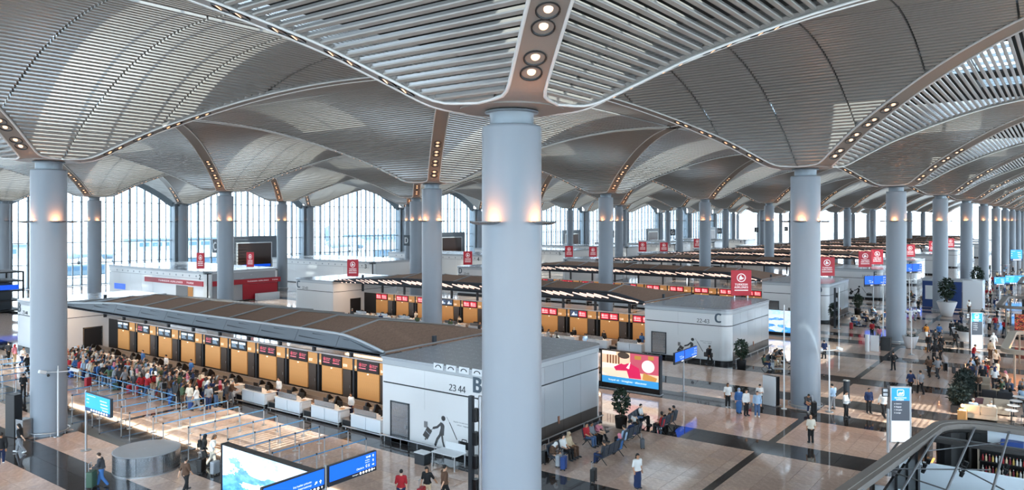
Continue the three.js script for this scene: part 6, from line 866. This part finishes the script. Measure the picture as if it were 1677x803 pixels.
// ---- seated people
const seat = (b, i, n = 4) => { const [x, z, t] = benches[b], u = (i - (n - 1) / 2) * 0.58; return [x + Math.cos(t) * u, z - Math.sin(t) * u]; };
for (const [b, i, o] of [
  [0, 0, { pose: 'sitlean', top: 'brown', legs: 'dark grey', sleeve: 1, hair: 'scarf', hairC: 'white', where: 'on the bench against block B' }], [0, 2, { pose: 'sit', top: 'white', legs: 'black', hair: 'long', where: 'on the bench against block B' }], [0, 3, { pose: 'sit', top: 'beige', legs: 'brown', sleeve: 1, hair: 'scarf', hairC: 'beige', where: 'on the bench against block B' }],
  [1, 0, { pose: 'sitcross', top: 'blue', legs: 'beige', sleeve: 1, hair: 'scarf', hairC: 'pink', where: 'behind a small dark suitcase', bottom: 'skirt' }],
  [2, 1, { pose: 'sit', top: 'grey', legs: 'black', sleeve: 1, where: 'on the second bench against block B' }], [2, 2, { pose: 'sitlean', top: 'pink', legs: 'black', where: 'on the second bench against block B' }],
  [3, 3, { pose: 'sit', top: 'light blue', legs: 'black', where: 'in the middle of the seat cluster' }], [3, 0, { pose: 'sitcross', top: 'black', legs: 'white', hair: 'long', where: 'in the middle of the seat cluster' }],
  [1, 3, { pose: 'sit', top: 'dark grey', legs: 'navy', where: 'beside the woman in a pink headscarf' }], [2, 0, { pose: 'sit', top: 'red', legs: 'denim', where: 'on the second bench against block B' }], [3, 1, { pose: 'sitlean', top: 'navy', legs: 'beige', where: 'in the middle of the seat cluster' }], [4, 3, { pose: 'sit', top: 'white', legs: 'black', where: 'at the end of the lying person' }],
  [5, 1, { pose: 'sit', top: 'brown', legs: 'black', where: 'at the concourse edge of the seat cluster' }], [5, 2, { pose: 'sitlean', top: 'black', legs: 'light blue', shoes: 'white', where: 'at the concourse edge of the seat cluster' }], [5, 3, { pose: 'sit', top: 'red', legs: 'black', where: 'at the concourse edge of the seat cluster' }], [5, 0, { pose: 'sit', top: 'dark grey', legs: 'black', where: 'at the concourse edge of the seat cluster' }],
]) person(seat(b, i), { turn: benches[b][2], ...o });
person([22.4, -7.05], { pose: 'lie', top: 'white', legs: 'denim', turn: 0.1, where: 'across the seats of a bench', h: 0.98 });
for (let b = 6; b < benches.length; b++) for (let i = 0; i < 4; i++) if (rnd() < 0.72) person(seat(b, i), { ...rndLook(), free: 1, keep: { bag: undefined, bottom: 'trousers' }, bag: undefined, bottom: 'trousers', pose: pick(['sit', 'sitlean', 'sitcross']), turn: benches[b][2], where: `on the benches before block ${b < 9 ? 'C' : b < 14 ? 'D' : 'E'}` });
person([33.7, 0.5, 0], { pose: 'sitlean', top: 'dark grey', legs: 'navy', turn: -0.8, where: 'on a case at the foot of the second column', h: 1.0, shoes: 'white' });
for (const [x, z, t] of seatsRest) if (rnd() < 0.85) person([x, z], { ...rndLook(), free: 1, keep: { bag: undefined, bottom: 'trousers' }, bag: undefined, bottom: 'trousers', pose: pick(['sit', 'sitlean', 'sit']), turn: t, where: 'at the white restaurant tables' });
for (const [x, z, t, o] of [[38.6, 10.9, Math.PI / 2 + 0.1, { top: 'white', legs: 'black', hairC: 'grey', where: 'on the beige sofa by the hedge' }], [38.5, 9.9, Math.PI / 2 + 0.1, { top: 'light blue', legs: 'black', hairC: 'grey', where: 'on the beige sofa by the hedge' }], [44.4, 11.3, Math.PI / 2, { top: 'dark grey', legs: 'black', where: 'on the dark leather sofa' }], [48.3, 9.4, -Math.PI / 2, { top: 'brown', legs: 'black', where: 'on the pale sofa at the end of the hedge' }]]) person([x, z], { pose: 'sit', turn: t, ...o });
for (let i = 0; i < 14; i++) person([49.5 + (i % 5) * 1.1 + rr(-0.2, 0.2), 8.6 + Math.floor(i / 5) * 0.85 + rr(-0.15, 0.15)], { ...rndLook(), free: 1, pose: pick(['stand', 'walk', 'phone']), turn: rr(0, 6.28), where: 'between the food kiosk and the restaurant chairs' });
// ---- staff at the counters
for (const m of [1, 3, 6, 7, 8]) person([IX(0) - 3.9, -20.22 - 3.93 * m + 0.6], { pose: 'stand', top: m % 2 ? 'white' : 'blue', legs: 'navy', sleeve: m % 2 ? 1 : 0, turn: -Math.PI / 2, where: `behind the ${ORD[m]} white desk of island B` });
for (let m = 0; m < 9; m++) person([IX(1) - 3.9, -20.22 - 3.93 * m + rr(-0.6, 0.6)], { ...rndLook(), free: 1, pose: 'stand', turn: -Math.PI / 2, where: `behind the ${ORD[m]} white desk of island C` });
// ---- the waiting crowd before island B
const crowd = [];
for (let r = 0; r < 5; r++) for (let q = 0; q < 30; q++) { const x = 8.4 + r * 0.68 + rr(-0.08, 0.08), z = -33.6 - q * 0.84 + (r % 2) * 0.4 + rr(-0.1, 0.1); if (rnd() < 0.1) continue; crowd.push([x, z]); }
for (const [x, z] of crowd) { const d = Math.max(0, Math.min(10, Math.round((-z - 20.22) / 3.93))); person([x, z], { ...rndLook(), free: 1, pose: pick(['stand', 'stand', 'phone', 'hips', 'stand', 'walk', 'push']), turn: Math.PI / 2 + rr(-1.4, 1.4), where: `in the crowd by the ${ORD[d]} desk, ${x > 10.1 ? 'desk side' : x > 9.1 ? 'mid-queue' : 'belt side'}` }); }
for (let i = 0; i < 16; i++) person([IX(1) - 8 + rr(-2, 1.6), -24 - i * 2.4 + rr(-0.6, 0.6)], { ...rndLook(), free: 1, pose: pick(['stand', 'phone', 'stand']), turn: Math.PI / 2 + rr(-1, 1), where: `queuing before island C level with the ${ORD[Math.min(10, Math.round((i * 2.4 + 3.8) / 3.93))]} desk` });
const placed = []; for (let i = 0; i < 60; i++) { const x = rr(90, 215), z = rr(-2.5, 7.5); if (placed.some(([a, b]) => Math.hypot(a - x, b - z) < 1.2)) continue; placed.push([x, z]); if (Math.hypot(x - Math.round(x / 35) * 35, z) < 2 || (x > 105 && x < 116 && z > -4 && z < 6) || (x > 95 && x < 101) || (x > 131 && x < 136)) continue; person([x, z], { ...rndLook(), free: 1, pose: pick(['walk', 'stride', 'stand', 'pull']), turn: rr(0, 6.28), where: 'far down the concourse' }); }
for (const [lab, list] of labelsUsed) if (list.length > 1) for (const g of list) g.userData.group = lab.replace(/^person/, 'people');

const NTH = 'first second third fourth fifth sixth seventh eighth ninth tenth eleventh twelfth thirteenth fourteenth fifteenth sixteenth seventeenth eighteenth nineteenth twentieth twenty-first twenty-second twenty-third twenty-fourth twenty-fifth twenty-sixth twenty-seventh twenty-eighth twenty-ninth thirtieth'.split(' ');
// ---------------------------------------------------------------- luggage
const caseGeo = rbx(0.42, 0.6, 0.25, 0.05, 0, 0.36, 0), ribsG = [-0.12, 0, 0.12].map((x) => bx(0.02, 0.5, 0.262, x, 0.36, 0)), handleG = [rod([-0.1, 0.66, -0.06], [-0.1, 0.95, -0.06], 0.01), rod([0.1, 0.66, -0.06], [0.1, 0.95, -0.06], 0.01), rod([-0.11, 0.95, -0.06], [0.11, 0.95, -0.06], 0.016)], wheelG = [[-0.16, -0.09], [0.16, -0.09], [-0.16, 0.09], [0.16, 0.09]].map(([x, z]) => put(new THREE.CylinderGeometry(0.035, 0.035, 0.025, 10), x, 0.035, z, 0, 0, Math.PI / 2));
const colors = { black: M.black, 'dark blue': std(0x1d3f7c, 0.4), silver: std(0xa9aeb3, 0.3, 0.6), red: std(0xa61e2a, 0.45), blue: std(0x2f5fae, 0.45), grey: std(0x55595e, 0.5), green: std(0x3e5a48, 0.5) };
function suitcase(x, z, t, c, label, group, h = 1) { const g = thing('suitcase', label, 'suitcase', [x, 0, z], t, group); g.scale.setScalar(h); mk('shell', [caseGeo], colors[c], g); mk('ribs', [ribsG], colors[c], g).userData.kind = 'stuff'; mk('handle', [handleG], M.steel, g); for (const w of wheelG) mk('wheel', [w], M.black, g); }
for (const [x, y, t, c, lab, h] of [
  [915, 765, 0.2, 'silver', 'silver suitcase before the bench against block B', 1], [923, 770, 0.3, 'dark blue', 'dark blue suitcase before the bench against block B', 1.1], [893, 760, 0, 'black', 'black suitcase at the left end of the bench against block B', 1.1], [972, 790, 0.2, 'black', 'small black suitcase at the feet of the woman with a pink headscarf', 1.05], [1333, 679, 0.4, 'black', 'big black suitcase beside the man at the foot of the second column', 1.35], [1052, 735, 0.6, 'grey', 'dark bag between the seats at the concourse edge', 0.9],
  [690, 826, 0.4, 'red', 'red suitcase pulled along before the luggage table', 1.2], [150, 800, 0.7, 'green', 'large dark suitcase left of the steel drum', 1.3], [330, 775, 0.5, 'black', 'black suitcase right of the steel drum', 1.2], [352, 778, 0.2, 'silver', 'pale suitcase left of the LED wall', 1.1], [144, 634, 0.3, 'red', 'red suitcase at the left of the waiting crowd', 1.15], [212, 645, 0.4, 'red', 'red suitcase at the belt posts of the waiting crowd', 1], [1600, 598, 0.9, 'silver', 'silver suitcase beside the person in red', 1.1], [1548, 608, 0.4, 'black', 'black suitcase behind the couple with the trolley', 1.1], [1575, 570, 0.4, 'black', 'flat black case before the long white planter', 1], [1562, 612, 0.4, 'grey', 'lone grey suitcase standing left of the hedge', 0.9], [1265, 603, 0.4, 'silver', 'silver suitcase before the benches of block C', 1.1], [1394, 540, 0.4, 'red', 'dark red suitcase before the benches of block D', 1.3],
]) suitcase(...floorAt(x, y), t, c, lab, undefined, h);
for (let i = 0; i < 26; i++) suitcase(rr(8.1, 8.5) + (i % 3) * 1.1, -34.2 - i * 0.86, rr(0, 3), pick(Object.keys(colors)), `suitcase among the waiting crowd, ${NTH[i]} from its near end`, 'suitcases in the waiting crowd', rr(0.8, 1.15));
// trolleys
function trolley(x, z, t, label) { const g = thing('luggage_trolley', label, 'trolley', [x, 0, z], t); mk('platform', [rbx(0.6, 0.05, 0.95, 0.02, 0, 0.22, 0.2)], M.steel, g); mk('back_frame', [rod([-0.28, 0.2, -0.25], [-0.28, 1.0, -0.4], 0.02), rod([0.28, 0.2, -0.25], [0.28, 1.0, -0.4], 0.02), rod([-0.3, 1.0, -0.4], [0.3, 1.0, -0.4], 0.025)], M.steel, g); mk('basket', [rbx(0.5, 0.16, 0.2, 0.02, 0, 0.85, -0.28)], M.frame, g); for (const [a, b] of [[-0.26, -0.2], [0.26, -0.2], [0, 0.6]]) mk('wheel', [put(new THREE.CylinderGeometry(0.1, 0.1, 0.04, 12), a, 0.1, b, 0, 0, Math.PI / 2)], M.black, g); }
for (const [x, y, t, l] of [[1525, 612, AWAY, 'luggage trolley pushed by the couple on the concourse'], [14, 600, 0.6, 'luggage trolley at the far left beyond the queue posts'], [50, 608, 0.6, 'luggage trolley just left of the big left column'], [1270, 608, 0.5, 'white luggage trolley before the benches of block C'], [1604, 604, 0.9, 'luggage trolley beside the person in red']]) trolley(...floorAt(x, y), t, l);
renderer.render(scene, camera);
